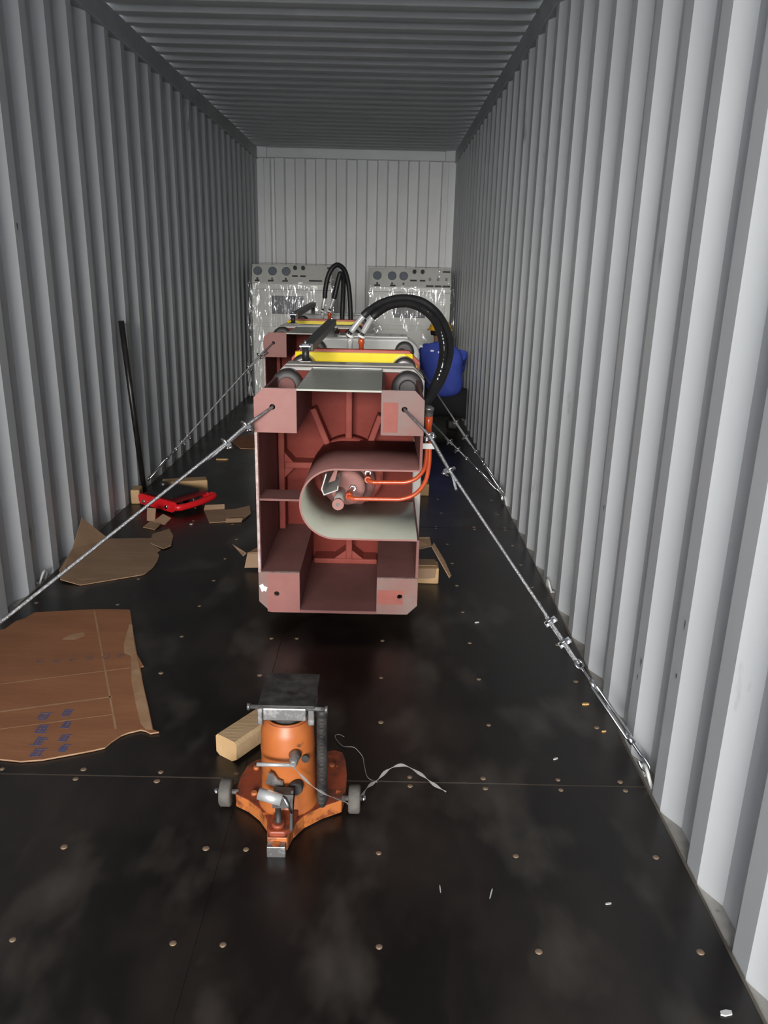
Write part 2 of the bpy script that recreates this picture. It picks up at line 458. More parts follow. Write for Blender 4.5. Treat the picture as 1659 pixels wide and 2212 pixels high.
# lashing rings welded to the side sills
def lashing_ring(sg, y, label):
    t = thing('lashing_ring', label, 'lashing ring', (sg*1.192, y, -.008), 'painted lashing rings along the sills')
    pts = spline([(-sg*.004, -.030, .0), (-sg*.014, -.030, .026), (-sg*.020, -.012, .050), (-sg*.020, .012, .050), (-sg*.014, .030, .026), (-sg*.004, .030, .0)], 5)
    MB().tube(pts, .0055, 8).build('ring_bar', ring_m, t)
    MB().box(-.010, .010, -.036, -.022, 0, .008).build('weld_foot', ring_m, t)
    MB().box(-.010, .010, .022, .036, 0, .008).build('weld_foot', ring_m, t)
    return t
lashing_ring(1, 1.93, 'nearest right lashing ring, holding the turnbuckle hook of the long front cable')
lashing_ring(1, 3.355, 'empty white lashing ring on the right sill beyond the near turnbuckle')
lashing_ring(1, 4.746, 'right lashing ring where the two rear turnbuckles hook in')
lashing_ring(-1, 3.33, 'empty white lashing ring on the left sill behind the slanting cable')
lashing_ring(-1, 4.746, 'left lashing ring behind the leaning black bar')
lashing_ring(-1, 1.93, 'left lashing ring outside the lower left corner, holding the front left cable')

# ------------------------------------------------------------------ the presses
MX, MY = .2195, 2.85           # front press: centre line and front plane

def chamfer(x0, x1, z0, z1, tl=0, tr=0, bl=0, br=0):
    p = []
    p += [(x0+bl, z0)] if bl else [(x0, z0)]
    p += [(x1-br, z0), (x1, z0+br)] if br else [(x1, z0)]
    p += [(x1, z1-tr), (x1-tr, z1)] if tr else [(x1, z1)]
    p += [(x0+tl, z1), (x0, z1-tl)] if tl else [(x0, z1)]
    if bl: p += [(x0, z0+bl)]
    return p

TIES = [(-.265, .911), (.270, .911), (-.265, .165), (.270, .165)]

def u_channel(cx, cz, r, xend, t, y0, y1):
    inner, outer = [(xend, cz+r-t)], [(xend, cz+r)]
    n = 36
    for i in range(n+1):
        a = PI/2 + PI*i/n
        inner.append((cx+(r-t)*math.cos(a), cz+(r-t)*math.sin(a))); outer.append((cx+r*math.cos(a), cz+r*math.sin(a)))
    inner.append((xend, cz-r+t)); outer.append((xend, cz-r))
    k = len(inner); m = MB()
    for y in (y0, y1):
        m.v += [(p[0], y, p[1]) for p in inner]; m.v += [(p[0], y, p[1]) for p in outer]
    for i in range(k-1):
        m.face([i, i+1, 2*k+i+1, 2*k+i], 0, True)
        m.face([k+i+1, k+i, 3*k+i, 3*k+i+1], 1, True)
        m.face([i+1, i, k+i, k+i+1], 2); m.face([2*k+i, 2*k+i+1, 3*k+i+1, 3*k+i], 1)
    m.face([0, 2*k, 3*k, k], 2); m.face([k-1, 2*k-1, 4*k-1, 3*k-1], 2)
    return m

def make_press(label):
    t = thing('hydraulic_press', label, 'machine', (MX, MY, 0), 'presses lashed down in the container')
    # --- front box, red primer
    plates = [(chamfer(-.3175, -.1585, .818, .985, tl=.036), (-.2485, .915), pink_m),
              (chamfer(.1565, .3175, .817, .986, tr=.036), (.2435, .916), pink2_m),
              (chamfer(-.3175, -.1545, .082, .254, bl=.047), (-.2465, .163), pink2_m),
              (chamfer(.1535, .3175, .082, .238, br=.040), (.2465, .160), pink2_m)]
    for poly, c, m in plates:
        MB().holed(poly, c, .0108, 0, .014, mi=0, mi_side=1).build('corner_plate', [m, edge_m], t, bevel=.002)
    MB().box(.164, .220, -.0006, .0, .828, .941).build('primer_patch', salmon_m, t)
    MB().holed([(.155, .127), (.2595, .127), (.2595, .187), (.155, .187)], (.2465, .160), .0108, -.0006, 0, n=20).build('primer_patch', salmon_m, t)
    MB().holed([(-.28, .084), (-.156, .084), (-.156, .250), (-.284, .250), (-.284, .087)], (-.2465, .163), .0108, -.0006, 0, n=20).build('primer_patch', mat('salmon primer', (.29, .115, .098), .55, color2=(.26, .098, .084), scale=10), t)
    MB().box(-.3175, -.306, .014, .65, .13, .95, 0).build('side_plate', dred_m, t)
    MB().box(.307, .3175, .014, .65, .685, .95).build('side_plate', dred_m, t)
    MB().box(.307, .3175, .014, .65, .118, .397).build('side_plate', dred_m, t)
    MB().box(-.3175, -.3075, -.001, .0, .254, .818).build('scraped_edge', edge_m, t)
    MB().box(-.159, .157, .002, .65, .977, .984).build('top_plate', green_m, t)
    MB().box(-.155, .154, .0, .65, .082, .094).build('bottom_plate', dred_m, t)
    for a in ((-.170, -.1585, .83, .972), (.1565, .168, .83, .972), (-.166, -.1545, .094, .254), (.1535, .165, .094, .238)):
        MB().box(a[0], a[1], .014, .63, a[2], a[3]).build('pocket_plate', dred_m, t)
    for a in ((-.306, -.1585, .818, .830), (.1565, .307, .817, .829), (-.306, -.166, .243, .254), (.165, .307, .227, .238)):
        MB().box(a[0], a[1], .014, .63, a[2], a[3]).build('pocket_plate', dred_m, t)
    MB().box(-.306, -.150, .004, .135, .550, .558).build('web_plate', dred_m, t)
    u_channel(-.0095, .541, .1435, .3085, .007, 0, .52).build('channel_liner', [green_m, dred_m, pink_m], t)
    # --- ribbed casting behind the box
    rib = MB().box(-.306, .307, .62, .65, .094, .972).build('ribbed_casting', red_m, t)
    ribs = [[(-.302, .26), (-.274, .26), (-.274, .82), (-.302, .82)],
            [(-.002, .66), (.028, .66), (.028, .972), (-.002, .972)],
            [(-.160, .815), (-.097, .66), (-.066, .66), (-.134, .825)],
            [(.120, .66), (.090, .66), (.140, .80), (.165, .79)],
            [(-.274, .548), (-.12, .548), (-.12, .577), (-.274, .577)],
            [(.004, .115), (.034, .115), (.034, .42), (.004, .42)],
            [(-.145, .094), (.15, .094), (.15, .119), (-.145, .119)],
            [(.13, .545), (.30, .545), (.30, .572), (.13, .572)]]
    for p in ribs: MB().prism(p, .520, .621).build('rib', rib_m, rib, bevel=.006)
    for p in ([(-.274, .577), (-.235, .577), (-.274, .62)], [(-.274, .505), (-.235, .548), (-.274, .548)],
              [(-.05, .119), (.004, .119), (.004, .16)], [(.034, .119), (.085, .119), (.034, .16)]):
        MB().prism(p, .525, .621).build('gusset', rib_m, rib)
    m = MB().lathe([(.122, .54), (.122, .505), (.158, .505), (.158, .621), (.122, .621)], (.012, 0, .535), 'y', 40)
    m.build('hub_ring', rib_m, rib)
    # --- cylinder with rod, bracket, pipes
    cyl = MB().lathe([(.060, .38), (.074, .384), (.078, .40), (.078, .62), (.05, .62)], (.016, 0, .500), 'y', 40).build('cylinder', pink_m, t)
    MB().lathe([(.085, .47), (.118, .47), (.118, .50), (.085, .50)], (.016, 0, .505), 'y', 40).build('flange', dred_m, cyl)
    rod = MB().cyl((-.013, .19, .487), (-.013, .40, .487), .0205, 28).build('position_rod', pale_m, t)
    MB().lathe([(.024, .178), (.024, .192)], (-.013, 0, .487), 'y', 28).build('rod_end', pink_m, rod)
    MB().lathe([(.0075, .1765), (.0075, .179)], (-.013, 0, .487), 'y', 16).build('centre_hole', dsteel_m, rod)
    br = MB()
    prof = [(-.062, .622), (-.081, .556), (-.070, .530), (-.012, .553), (-.010, .572)]
    th = .004
    outp = [(p[0], p[1]) for p in prof]; inp = [(-.058, .619), (-.076, .557), (-.068, .5355), (-.0165, .5555), (-.0145, .572)]
    br.prism(outp + inp[::-1], .16, .46)
    br.build('bracket', platen_m, t)
    MB().prism([(-.058, .56), (-.030, .57), (-.018, .618), (-.030, .62)], .25, .258).build('bracket_web', pink_m, t)
    p1 = [(.104, .38, .575), (.106, .26, .582), (.107, .215, .585), (.125, .200, .580), (.16, .200, .580), (.22, .200, .581), (.266, .198, .584),
          (.305, .195, .602), (.334, .19, .640), (.342, .185, .69), (.343, .18, .76), (.343, .175, .862)]
    p2 = [(.040, .38, .505), (.031, .26, .515), (.030, .215, .512), (.05, .200, .508), (.10, .200, .508), (.19, .200, .509), (.250, .198, .512),
          (.303, .195, .535), (.340, .19, .585), (.353, .185, .65), (.354, .18, .72), (.350, .178, .80), (.347, .176, .862)]
    for p in (p1, p2):
        pipe = MB().tube(spline(p, 6), .0088, 14).build('oil_pipe', orange_m, t)
        MB().tube([p[1], p[2]], .0135, 14).build('elbow_fitting', orange_m, pipe)
        MB().torus(p[3], .0095, .003, (1, 0, 0), 16, 6).build('weld_bead', orange_m, pipe)
        MB().lathe([(.014, .365), (.017, .368), (.017, .385), (.014, .39)], (p[0][0], 0, p[0][2]), 'y', 6).build('hex_nut', steel_m, pipe)
    MB().lathe([(.010, .79), (.016, .84), (.0165, .862)], (.345, .177, 0), 'z', 18).build('pipe_reducer', orange_m, t)
    MB().lathe([(.017, .862), (.017, .885), (.020, .886), (.020, .896), (.013, .897), (.013, .902)], (.345, .177, 0), 'z', 18).build('pipe_coupling', jsteel_m, t)
    MB().box(.3175, .371, .150, .158, .735, .757).build('pipe_clamp', platen_m, t)
    # --- fixed platen
    pl = MB().prism(chamfer(-.3365, .3485, .08, .987, .05, .05, .05, .05), .65, .715).build('fixed_platen', pale_m, t, bevel=.004)
    MB().prism(chamfer(-.325, .337, .09, .980, .05, .05, .05, .05), .715, .728).build('groove', green_m, pl)
    MB().prism(chamfer(-.3365, .3485, .08, .991, .05, .05, .05, .05), .728, .85).build('rear_slab', pale_m, pl, bevel=.004)
    MB().box(-.155, .153, .636, .650, .985, .9885).build('lit_chamfer_strip', platen_m, pl)  # paler strip that paints the light along the platen's front chamfer
    for (tx, tz) in TIES:
        bar = MB().cyl((tx, .585, tz), (tx, 2.42, tz), .0345, 28).build('tie_bar', dsteel_m, t)
        MB().lathe([(.040, .575), (.062, .575), (.071, .586), (.071, .65), (.040, .65)], (tx, 0, tz), 'y', 32).build('tie_nut', nut_m, bar)
        MB().lathe([(.034, .560), (.039, .566), (.039, .586)], (tx, 0, tz), 'y', 28).build('bar_end', dred_m if tx < 0 else nut_m, bar)
        MB().lathe([(.036, 1.24), (.060, 1.24), (.064, 1.25), (.064, 1.335), (.036, 1.335)], (tx, 0, tz), 'y', 32).build('bushing', dsteel_m, bar)
        MB().lathe([(.036, 2.075), (.050, 2.075), (.060, 2.085), (.060, 2.15), (.036, 2.15)], (tx+(.02 if tx > 0 else -.0), 0, tz+.012), 'y', 32).build('lock_nut', nut_m, bar)
    # --- moving platen: greased yellow face, orange rim
    mv = MB().prism(chamfer(-.34, .358, .08, .998, .05, .062, .05, .05), 1.385, 1.43).build('moving_platen', rimred_m, t, bevel=.003)
    MB().prism(chamfer(-.325, .343, .09, .985, .05, .066, .05, .05), 1.338, 1.385).build('greased_face', [grease_m], mv, bevel=.004)
    gm = MB(); nx, nz = 60, 10
    for i in range(nx+1):
        for j in range(nz+1):
            x = -.315+.63*i/nx; z = .72+.262*j/nz
            w1 = noise.noise(Vector((x*9, z*2, 5.0)))
            gm.v.append((x, 1.336-.012*(.5+w1)+.055*max(0, (z-.90)/.082)**2*(.55+.45*w1), z))
    for i in range(nx):
        for j in range(nz):
            a_ = i*(nz+1)+j; gm.face([a_, a_+nz+1, a_+nz+2, a_+1], 0, True)
    gm.build('grease_layer', grease_m, mv, recalc=False)
    MB().prism(chamfer(-.31, .33, .09, .965, .04, .055, .05, .05), 1.43, 1.62).build('platen_body', green_m, mv)
    # --- rear platen, rounded corners
    poly = []
    for (cx, cz, a0) in ((.275, .885, 0), (-.265, .885, PI/2), (-.265, .19, PI), (.275, .19, 1.5*PI)):
        for i in range(9):
            a = a0+PI/2*i/8; poly.append((cx+.115*math.cos(a), cz+.115*math.sin(a)))
    rp = MB().prism(poly, 2.15, 2.40).build('rear_platen', platen_m, t, bevel=.02, seg=4)
    MB().box(-.14, .31, 2.19, 2.40, .985, 1.008).build('platen_flange', platen_m, rp, bevel=.004)
    # --- bed rails under the platens
    for x in (-.20, .21):
        MB().box(x-.04, x+.04, .65, 2.40, .081, .15).build('bed_rail', green_m, t)
    # --- black guard bar on two posts
    gb = MB()
    R = Matrix.Rotation(0, 3, 'Z')
    a, b = Vector((-.196, .83, 1.057)), Vector((-.176, 2.22, 1.085))
    d = (b-a); L_ = d.length; rot = d.to_track_quat('Y', 'Z').to_matrix()
    gb.obox((a+b)/2, .056, L_, .036, rot)
    gb.build('guard_bar', blackp_m, t, bevel=.003)
    po = MB().cyl((-.207, .838, .987), (-.207, .838, 1.058), .0165, 20).build('post', blackp_m, t)
    MB().box(-.232, -.182, .818, .858, .987, .993).build('post_foot', dsteel_m, po)
    MB().box(-.235, -.180, .815, .861, 1.058, 1.0655).build('clamp_plate', chrome_m, po, bevel=.002)
    for sx in (-.228, -.187): MB().cyl((sx, .824, 1.040), (sx, .824, 1.072), .0038, 10).build('clamp_bolt', chrome_m, po)
    MB().lathe([(.006, 1.065), (.006, 1.078), (.0045, 1.086), (.002, 1.089)], (-.208, .836, 0), 'z', 12).build('top_bolt', chrome_m, po)
    po2 = MB().box(-.192, -.160, 2.20, 2.235, .995, 1.075).build('post', blackp_m, t)
    MB().lathe([(.007, 1.095), (.007, 1.112), (.003, 1.118)], (-.176, 2.217, 0), 'z', 12).build('top_bolt', chrome_m, po2)
    # --- hose ports on the moving platen
    for px, py in ((.036, 1.45), (-.026, 1.47)):
        pt = MB().lathe([(.013, .99), (.013, 1.02), (.017, 1.024), (.017, 1.044), (.014, 1.050)], (px, py, 0), 'z', 18).build('port_fitting', orange_m if px > 0 else platen_m, t)
        MB().torus((px, py, 1.064), .0165, .0075, (.45, -.2, 1), 20, 8).build('white_collar', white_m, pt)
    return t

def hose(t, pts, sleeve, printed=None):
    P = spline(pts, 10)
    h = MB().tube(P, .0205, 18).build('hydraulic_hose', rubber_m, t)
    MB().tube(spline(sleeve, 4), .0165, 16).build('crimp_sleeve', mat('bright crimp steel', (.85, .85, .86), .28, .6), h)
    MB().tube([Vector(sleeve[0])+(Vector(sleeve[0])-Vector(sleeve[-1])).normalized()*.035, Vector(sleeve[0])], .011, 14).build('hose_stub', blackp_m, h)
    if printed:
        i0, i1 = printed; i = i0
        while i < i1:
            ln = random.choice((1, 2, 2, 3))
            seg = []
            for q_ in P[i:i+ln+1]:
                to_cam = (Vector((.165, -2.85, 1.408))-q_).normalized()
                seg.append(q_+to_cam*.0200+Vector((.004, 0, .003)))
            if len(seg) > 1: MB().tube(seg, .0038, 6).build('hose_print', print_m, h)
            i += ln+1

press1 = make_press('front hydraulic press with open red primed end frame and U shaped channel')
press2 = copy_tree(press1)
press2.location = (-.136, 5.42, 0)
press2['label'] = 'rear hydraulic press half hidden behind the front press'
# hoses of the front press: arch over its right side
hose(press1, [(.046, 1.45, 1.172), (.077, 1.445, 1.20), (.154, 1.40, 1.248), (.253, 1.35, 1.272), (.350, 1.30, 1.259), (.426, 1.25, 1.208), (.473, 1.17, 1.136), (.492, 1.10, 1.061),
              (.478, 1.0, .986), (.440, .90, .906), (.392, .82, .845), (.355, .79, .80), (.347, .785, .74)],
     [(-.020, 1.462, 1.085), (.012, 1.456, 1.130), (.046, 1.45, 1.172)], None)
hose(press1, [(.096, 1.43, 1.168), (.13, 1.42, 1.196), (.190, 1.375, 1.232), (.275, 1.32, 1.246), (.350, 1.26, 1.225), (.410, 1.2, 1.178), (.442, 1.12, 1.115), (.455, 1.05, 1.045),
              (.442, .95, .965), (.405, .86, .885), (.372, .80, .82), (.350, .775, .77), (.345, .77, .71)],
     [(.046, 1.448, 1.083), (.070, 1.44, 1.126), (.096, 1.43, 1.168)], (28, 88))
# hoses of the rear press: a narrow arch
hose(press2, [(-.005, 1.46, 1.17), (.0, 1.46, 1.24), (.02, 1.47, 1.34), (.055, 1.48, 1.415), (.105, 1.50, 1.445), (.160, 1.53, 1.40), (.190, 1.55, 1.30), (.205, 1.56, 1.18), (.212, 1.56, 1.07), (.215, 1.56, .966)],
     [(-.022, 1.465, 1.083), (-.014, 1.46, 1.13), (-.005, 1.46, 1.17)])
hose(press2, [(.075, 1.44, 1.168), (.088, 1.44, 1.22), (.108, 1.45, 1.31), (.128, 1.46, 1.375), (.150, 1.49, 1.34), (.150, 1.52, 1.25), (.146, 1.54, 1.15), (.142, 1.545, 1.05), (.140, 1.55, .966)],
     [(.042, 1.45, 1.083), (.060, 1.445, 1.13), (.075, 1.44, 1.168)])

# white plastic shard stuck on the front press' lower left plate
MB().prism([(-.315, .197), (-.302, .206), (-.296, .196), (-.282, .190), (-.289, .172), (-.297, .176), (-.305, .170), (-.310, .183)], -.003, .0).build('white_sticker', white_m, press1)

# timbers and folded cardboard under the presses
def timber(name, label, x0, x1, y0, y1, h, m=wood_m):
    o = MB().box(x0, x1, y0, y1, 0, h).build(name, m, bevel=.006)
    return tag(o, label, 'timber', 'timbers under the presses')
timber('timber_bearer', 'pine bearer sticking out right under the front end of the front press', -.11, .662, 3.375, 3.475, .079)
timber('timber_bearer', 'pine bearer sticking out right under the back of the front press', -.10, .695, 4.87, 4.97, .079)
timber('timber_bearer', 'pine bearer under the front of the rear press', -.55, .22, 5.86, 5.96, .079)
timber('timber_bearer', 'pine bearer under the back of the rear press', -.50, .22, 7.4, 7.5, .079)

def sheet(name, label, pts_list, thick, mats, group=None, cat='cardboard', parent=None):
    """a bent sheet: pts_list is a list of 3D outlines (one per fold panel), each extruded along its normal"""
    m = MB()
    for poly in pts_list:
        P = [Vector(p) for p in poly]
        n = Vector((0, 0, 0))
        for i in range(len(P)): n += P[i].cross(P[(i+1) % len(P)])
        n.normalize()
        if n.z < 0: P.reverse(); n = -n
        b = len(m.v); k = len(P)
        m.v += [tuple(p) for p in P] + [tuple(p+n*thick) for p in P]
        m.face([b+k+i for i in range(k)], 0); m.face([b+i for i in reversed(range(k))], 0)
        for i in range(k):
            j = (i+1) % k; m.face([b+i, b+j, b+k+j, b+k+i], 1)
    o = m.build(name, mats, parent)
    if label: tag(o, label, cat, group)
    return o
sheet('folded_cardboard', 'folded cardboard flap over the pine bearer right of the front press',
      [[(.535, 3.372, .079), (.650, 3.372, .079), (.645, 3.372, .032), (.60, 3.372, .028), (.535, 3.372, .030)],
       [(.535, 3.40, .0815), (.650, 3.40, .0815), (.650, 3.48, .0815), (.535, 3.48, .0815)],
       [(.54, 3.50, .118), (.63, 3.48, .150), (.625, 3.56, .168), (.55, 3.56, .165)],
       [(.628, 3.48, .150), (.712, 3.38, .030), (.722, 3.405, .030), (.690, 3.47, .085), (.640, 3.52, .155)]],
      .004, [card2_m, cardedge_m])
sheet('folded_cardboard', 'crumpled cardboard flap poking out left under the front press',
      [[(-.275, 3.50, .012), (-.13, 3.50, .018), (-.13, 3.52, .085), (-.262, 3.52, .078)],
       [(-.262, 3.52, .079), (-.13, 3.52, .086), (-.13, 3.75, .080), (-.17, 3.72, .080)],
       [(-.272, 3.55, .070), (-.36, 3.66, .074), (-.33, 3.62, .060), (-.285, 3.53, .060)]],
      .004, [card2_m, cardedge_m])

# ------------------------------------------------------------------ lashing cables
def frame_to(d):
    return Vector(d).to_track_quat('Y', 'Z').to_matrix()
def clamp_mesh():
    m = MB()
    m.obox((0, 0, -.009), .040, .020, .010)
    m.tube([(-.013, 0, -.018), (-.013, 0, .006)] + [(.013*math.cos(PI-PI*i/10), 0, .006+.013*math.sin(PI*i/10)) for i in range(1, 10)] + [(.013, 0, .006), (.013, 0, -.018)], .0042, 8)
    for sx in (-.013, .013): m.lathe([(.0085, -.026), (.0085, -.014)], (sx, 0, 0), 'z', 6)
    return m.mesh('wire_clamp', steel_m)
CLAMP = clamp_mesh()
def put_clamp(t, base, p, d, roll=0):
    o = bpy.data.objects.new('wire_clamp', CLAMP); COL.objects.link(o); o.parent = t
    o.rotation_mode = 'QUATERNION'
    o.rotation_quaternion = (frame_to(d) @ Matrix.Rotation(roll, 3, 'Y')).to_quaternion(); o.location = Vector(p)-Vector(base)
def lash(label, pts, clamps, buckle=None, tails=(), sag=.0, thin=.0055):
    """pts: rope polyline from the machine to the eye; buckle (eye, body start, body end, hook)"""
    base = Vector(pts[-1]); base.z = 0
    t = thing('lashing_cable', label, 'cable', base, 'steel cables lashing the presses')
    V = lambda p: Vector(p)-base
    MB().tube([V(p) for p in pts], thin, 8).build('wire_rope', rope_m, t)
    for (a, b, off) in tails:
        a, b = Vector(a), Vector(b); d = (b-a).normalized(); s_ = d.cross(Vector((0, 0, 1))).normalized()
        MB().tube([V(a)-Vector((0, 0, .008)), V(lerp(a, b, .75))-Vector((0, 0, .009)), V(b)+s_*off-Vector((0, 0, off*.6))], thin*.9, 7).build('rope_tail', rope_m, t)
    for (p, d, r) in clamps: put_clamp(t, base, p, d, r)
    if buckle:
        eye, b0, b1, hk = [Vector(p) for p in buckle]
        d = (b1-b0).normalized(); s_ = d.cross(Vector((0, 0, 1))).normalized(); nn = s_.cross(d)
        tb = MB()
        for s2 in (-1, 1): tb.tube([V(b0)+s_*.002*s2, V(lerp(b0, b1, .06))+s_*.0105*s2, V(lerp(b0, b1, .94))+s_*.0105*s2, V(b1)+s_*.002*s2], .0048, 8)
        tb.cyl(V(b0)-d*.012, V(b0)+d*.016, .010, 12); tb.cyl(V(b1)-d*.016, V(b1)+d*.012, .010, 12)
        tb = tb.build('turnbuckle', steel_m, t)
        MB().tube([V(eye)+d*.016, V(b0)+d*.03], .0048, 8).build('eye_bolt', steel_m, tb)
        MB().torus(V(eye), .0145, .0045, nn, 20, 8).build('eye', steel_m, tb)
        hkp = [V(b1)-d*.03, V(lerp(b1, hk, .75)), V(hk)+nn*.004, V(hk)+d*.028+nn*.001, V(hk)+d*.036-nn*.016, V(hk)+d*.018-nn*.026, V(hk)-d*.004-nn*.020]
        MB().tube(spline(hkp, 5), .0048, 8).build('hook', steel_m, tb)
    return t
A, B = (.463, 2.85, .916), (1.188, 1.93, .035)
c1, c2 = (.556, 2.75, .838), (.625, 2.656, .735)
E_ = lerp(A, B, .756)
dn = Vector(B)-Vector(c2)
L66, L70 = lerp(c2, E_, .80), lerp(c2, E_, .90)
lash('long near steel cable with turnbuckle from the front press to the right wall',
     [(.463, 2.866, .918), A, c1, c2, lerp(c2, E_, .5), E_],
     [(c1, Vector(c2)-Vector(c1), .5), (c2, Vector(c2)-Vector(c1), -.5), (L66, dn, .9), (L70, dn, .9)],
     (E_, lerp(A, B, .803), lerp(A, B, .936), lerp(A, B, .978)),
     [(c1, lerp(c2, E_, .09), .018), (E_, lerp(c2, E_, .70), .010)])
A, B = (-.029, 2.85, .914), (-1.168, 1.93, .05)
c1, c2 = (-.119, 2.784, .855), (-.183, 2.73, .800)
E_ = lerp(A, B, .80)
lash('long near steel cable from the front press down to the left edge',
     [(-.029, 2.866, .918), A, c1, c2, lerp(A, B, .5), E_],
     [(c1, Vector(c2)-Vector(c1), .3), (c2, Vector(c2)-Vector(c1), .3)],
     (E_, lerp(A, B, .83), lerp(A, B, .94), lerp(A, B, .978)),
     [(c1, lerp(A, B, .19), .016)], thin=.006)
A, B = (-.3845, 5.42, .915), (-1.168, 4.746, .04)
c1, c2 = (-.473, 5.353, .834), (-.538, 5.29, .756)
E_ = lerp(A, B, .74)
lash('far left steel cable from the rear press to the wall above the skate',
     [(-.3845, 5.436, .917), A, c1, c2, E_],
     [(c1, Vector(c2)-Vector(c1), .3), (c2, Vector(c2)-Vector(c1), .3), (lerp(A, B, .655), Vector(B)-Vector(A), .3), (lerp(A, B, .695), Vector(B)-Vector(A), .3)],
     (E_, lerp(A, B, .80), lerp(A, B, .935), lerp(A, B, .978)),
     [(c2, lerp(A, c1, .55), .022)])
A, B = (.600, 5.15, .822), (1.188, 4.746, .035)
dd = Vector(B)-Vector(A)
lash('far right upper steel cable with turnbuckle beside the worker',
     [A, lerp(A, B, .5), lerp(A, B, .66)],
     [(lerp(A, B, .44), dd, .4), (lerp(A, B, .55), dd, .4)],
     (lerp(A, B, .66), lerp(A, B, .75), lerp(A, B, .93), lerp(A, B, .972)),
     [(lerp(A, B, .60), lerp(A, B, .36), .03)])
A, B = (.615, 5.10, .535), (1.184, 4.74, .03)
dd = Vector(B)-Vector(A)
lash('far right lower steel cable with turnbuckle near the floor',
     [A, lerp(A, B, .5), lerp(A, B, .56)],
     [(lerp(A, B, .37), dd, .4), (lerp(A, B, .46), dd, .4)],
     (lerp(A, B, .56), lerp(A, B, .70), lerp(A, B, .90), lerp(A, B, .965)),
     [(lerp(A, B, .40), lerp(A, B, .28), .04)])

# ------------------------------------------------------------------ orange toe jack in the foreground
JX, JY = .152, 1.757
jack = thing('hydraulic_jack', 'worn orange hydraulic jack with wheels and steel top plate', 'jack', (JX, JY, 0))
def J(p): return (p[0]-JX, p[1]-JY) if len(p) == 2 else (p[0]-JX, p[1]-JY, p[2])
out = [(.106, 1.667), (.116, 1.602), (.166, 1.602), (.176, 1.645), (.200, 1.684), (.245, 1.722), (.295, 1.750), (.303, 1.80), (.303, 1.87), (.296, 1.93), (.285, 1.968), (.262, 1.978),
       (.236, 1.970), (.20, 1.93), (.15, 1.91), (.10, 1.93), (.065, 1.935), (.035, 1.92), (.015, 1.89), (.005, 1.84), (.006, 1.766), (.045, 1.742), (.080, 1.708)]
basej = MB().prism([J(p) for p in out], .004, .044, 'z', mi=0, mi_side=1).build('base_plate', [jackd_m, jacklip_m], jack, bevel=.003)
MB().box(.117-JX, .164-JX, 1.582-JY, 1.604-JY, .0, .032).build('nose_plate', jsteel_m, jack, bevel=.002)
MB().lathe([(.010, .032), (.010, .0335)], J((.140, 1.592, 0)), 'z', 16).build('nose_paint', jacklip_m, jack)
for (x, y) in ((.057, 1.767), (.244, 1.766), (.195, 1.70), (.26, 1.90), (.045, 1.88)):
    MB().lathe([(.009, .044), (.009, .050), (.006, .053)], J((x, y, 0)), 'z', 12).build('base_bolt', jacklip_m, basej)
cylj = MB().lathe([(.080, .040), (.080, .052), (.0715, .060), (.0705, .150), (.0700, .200), (.0712, .206), (.0712, .212), (.0700, .218), (.0690, .262), (.0640, .281), (.0570, .290), (.0560, .300), (.0500, .302), (.0490, .294), (.03, .294)], (0, 0, 0), 'z', 48).build('cylinder', jack_m, jack)
MB().torus((0, 0, .297), .0535, .0035, (0, 0, 1), 40, 8).build('collar_ring', jackd_m, cylj)
MB().cyl((0, 0, .285), (0, 0, .325), .044, 36).build('ram', jdark_m, jack)
sad = MB().box(-.055, .055, -.057, .06, .316, .352).build('saddle', jsteel_m, jack, bevel=.003)
MB().box(-.070, -.057, -.050, .06, .300, .350).build('saddle_cheek', jsteel_m, sad, bevel=.002)
MB().box(.058, .074, -.050, .06, .300, .350).build('saddle_cheek', jsteel_m, sad, bevel=.002)
MB().box(-.067, .076, -.056, .108, .352, .360).build('top_plate', jdark_m, jack, bevel=.0015)
cb = MB().cyl((-.092, -.046, .350), (.104, -.046, .346), .0055, 12).build('cross_bar', jsteel_m, jack)
for sx in (-.092, .104): MB().cyl((sx-.003, -.046, .350 if sx < 0 else .346), (sx+.004, -.046, .350 if sx < 0 else .346), .009, 14).build('bar_end', jsteel_m, cb)
# return spring as a real coil round a rod
sp = MB().cyl((.092, -.03, .044), (.092, -.03, .335), .009, 14).build('guide_rod', jdark_m, jack)
coil = [(.092+.0125*math.cos(i*2*PI/10), -.03+.0125*math.sin(i*2*PI/10), .056+.0042*i/10) for i in range(0, 620)]
MB().tube(coil, .0018, 5).build('return_spring', jdark_m, jack)
MB().lathe([(.016, .318), (.016, .338)], (.092, -.03, 0), 'z', 16).build('spring_cap', jdark_m, sp)
# release valve, its T bar, pump block, lever socket
vk = MB().lathe([(.014, -.078), (.014, -.070), (.011, -.102), (.008, -.108)][::-1] if False else [(.007, -.108), (.0105, -.102), (.013, -.078), (.017, -.066)], (.026, 0, .225), 'y', 18).build('release_valve', jsteel_m, jack)
MB().cyl((-.066, -.100, .2185), (.024, -.100, .2185), .0052, 12).build('valve_handle', satin_m, vk)
MB().lathe([(.010, -.073), (.010, -.066)], (.052, .012, .208), 'y', 14).build('vent_plug', jdark_m, cylj)
pb = MB().prism([J(p) for p in [(.118, 1.665), (.112, 1.62), (.122, 1.603), (.160, 1.603), (.180, 1.625), (.186, 1.69), (.15, 1.70)]], .044, .060, 'z').build('pump_block', jackd_m, jack, bevel=.004)
MB().lathe([(.017, .060), (.017, .068), (.014, .070)], J((.141, 1.628, 0)), 'z', 24).build('pump_seat', jackd_m, pb)
MB().lathe([(.010, .068), (.010, .074), (.0075, .076), (.0075, .118), (.011, .120), (.011, .128)], J((.141, 1.632, 0)), 'z', 18).build('pump_plunger', jdark_m, pb)
yk = MB()
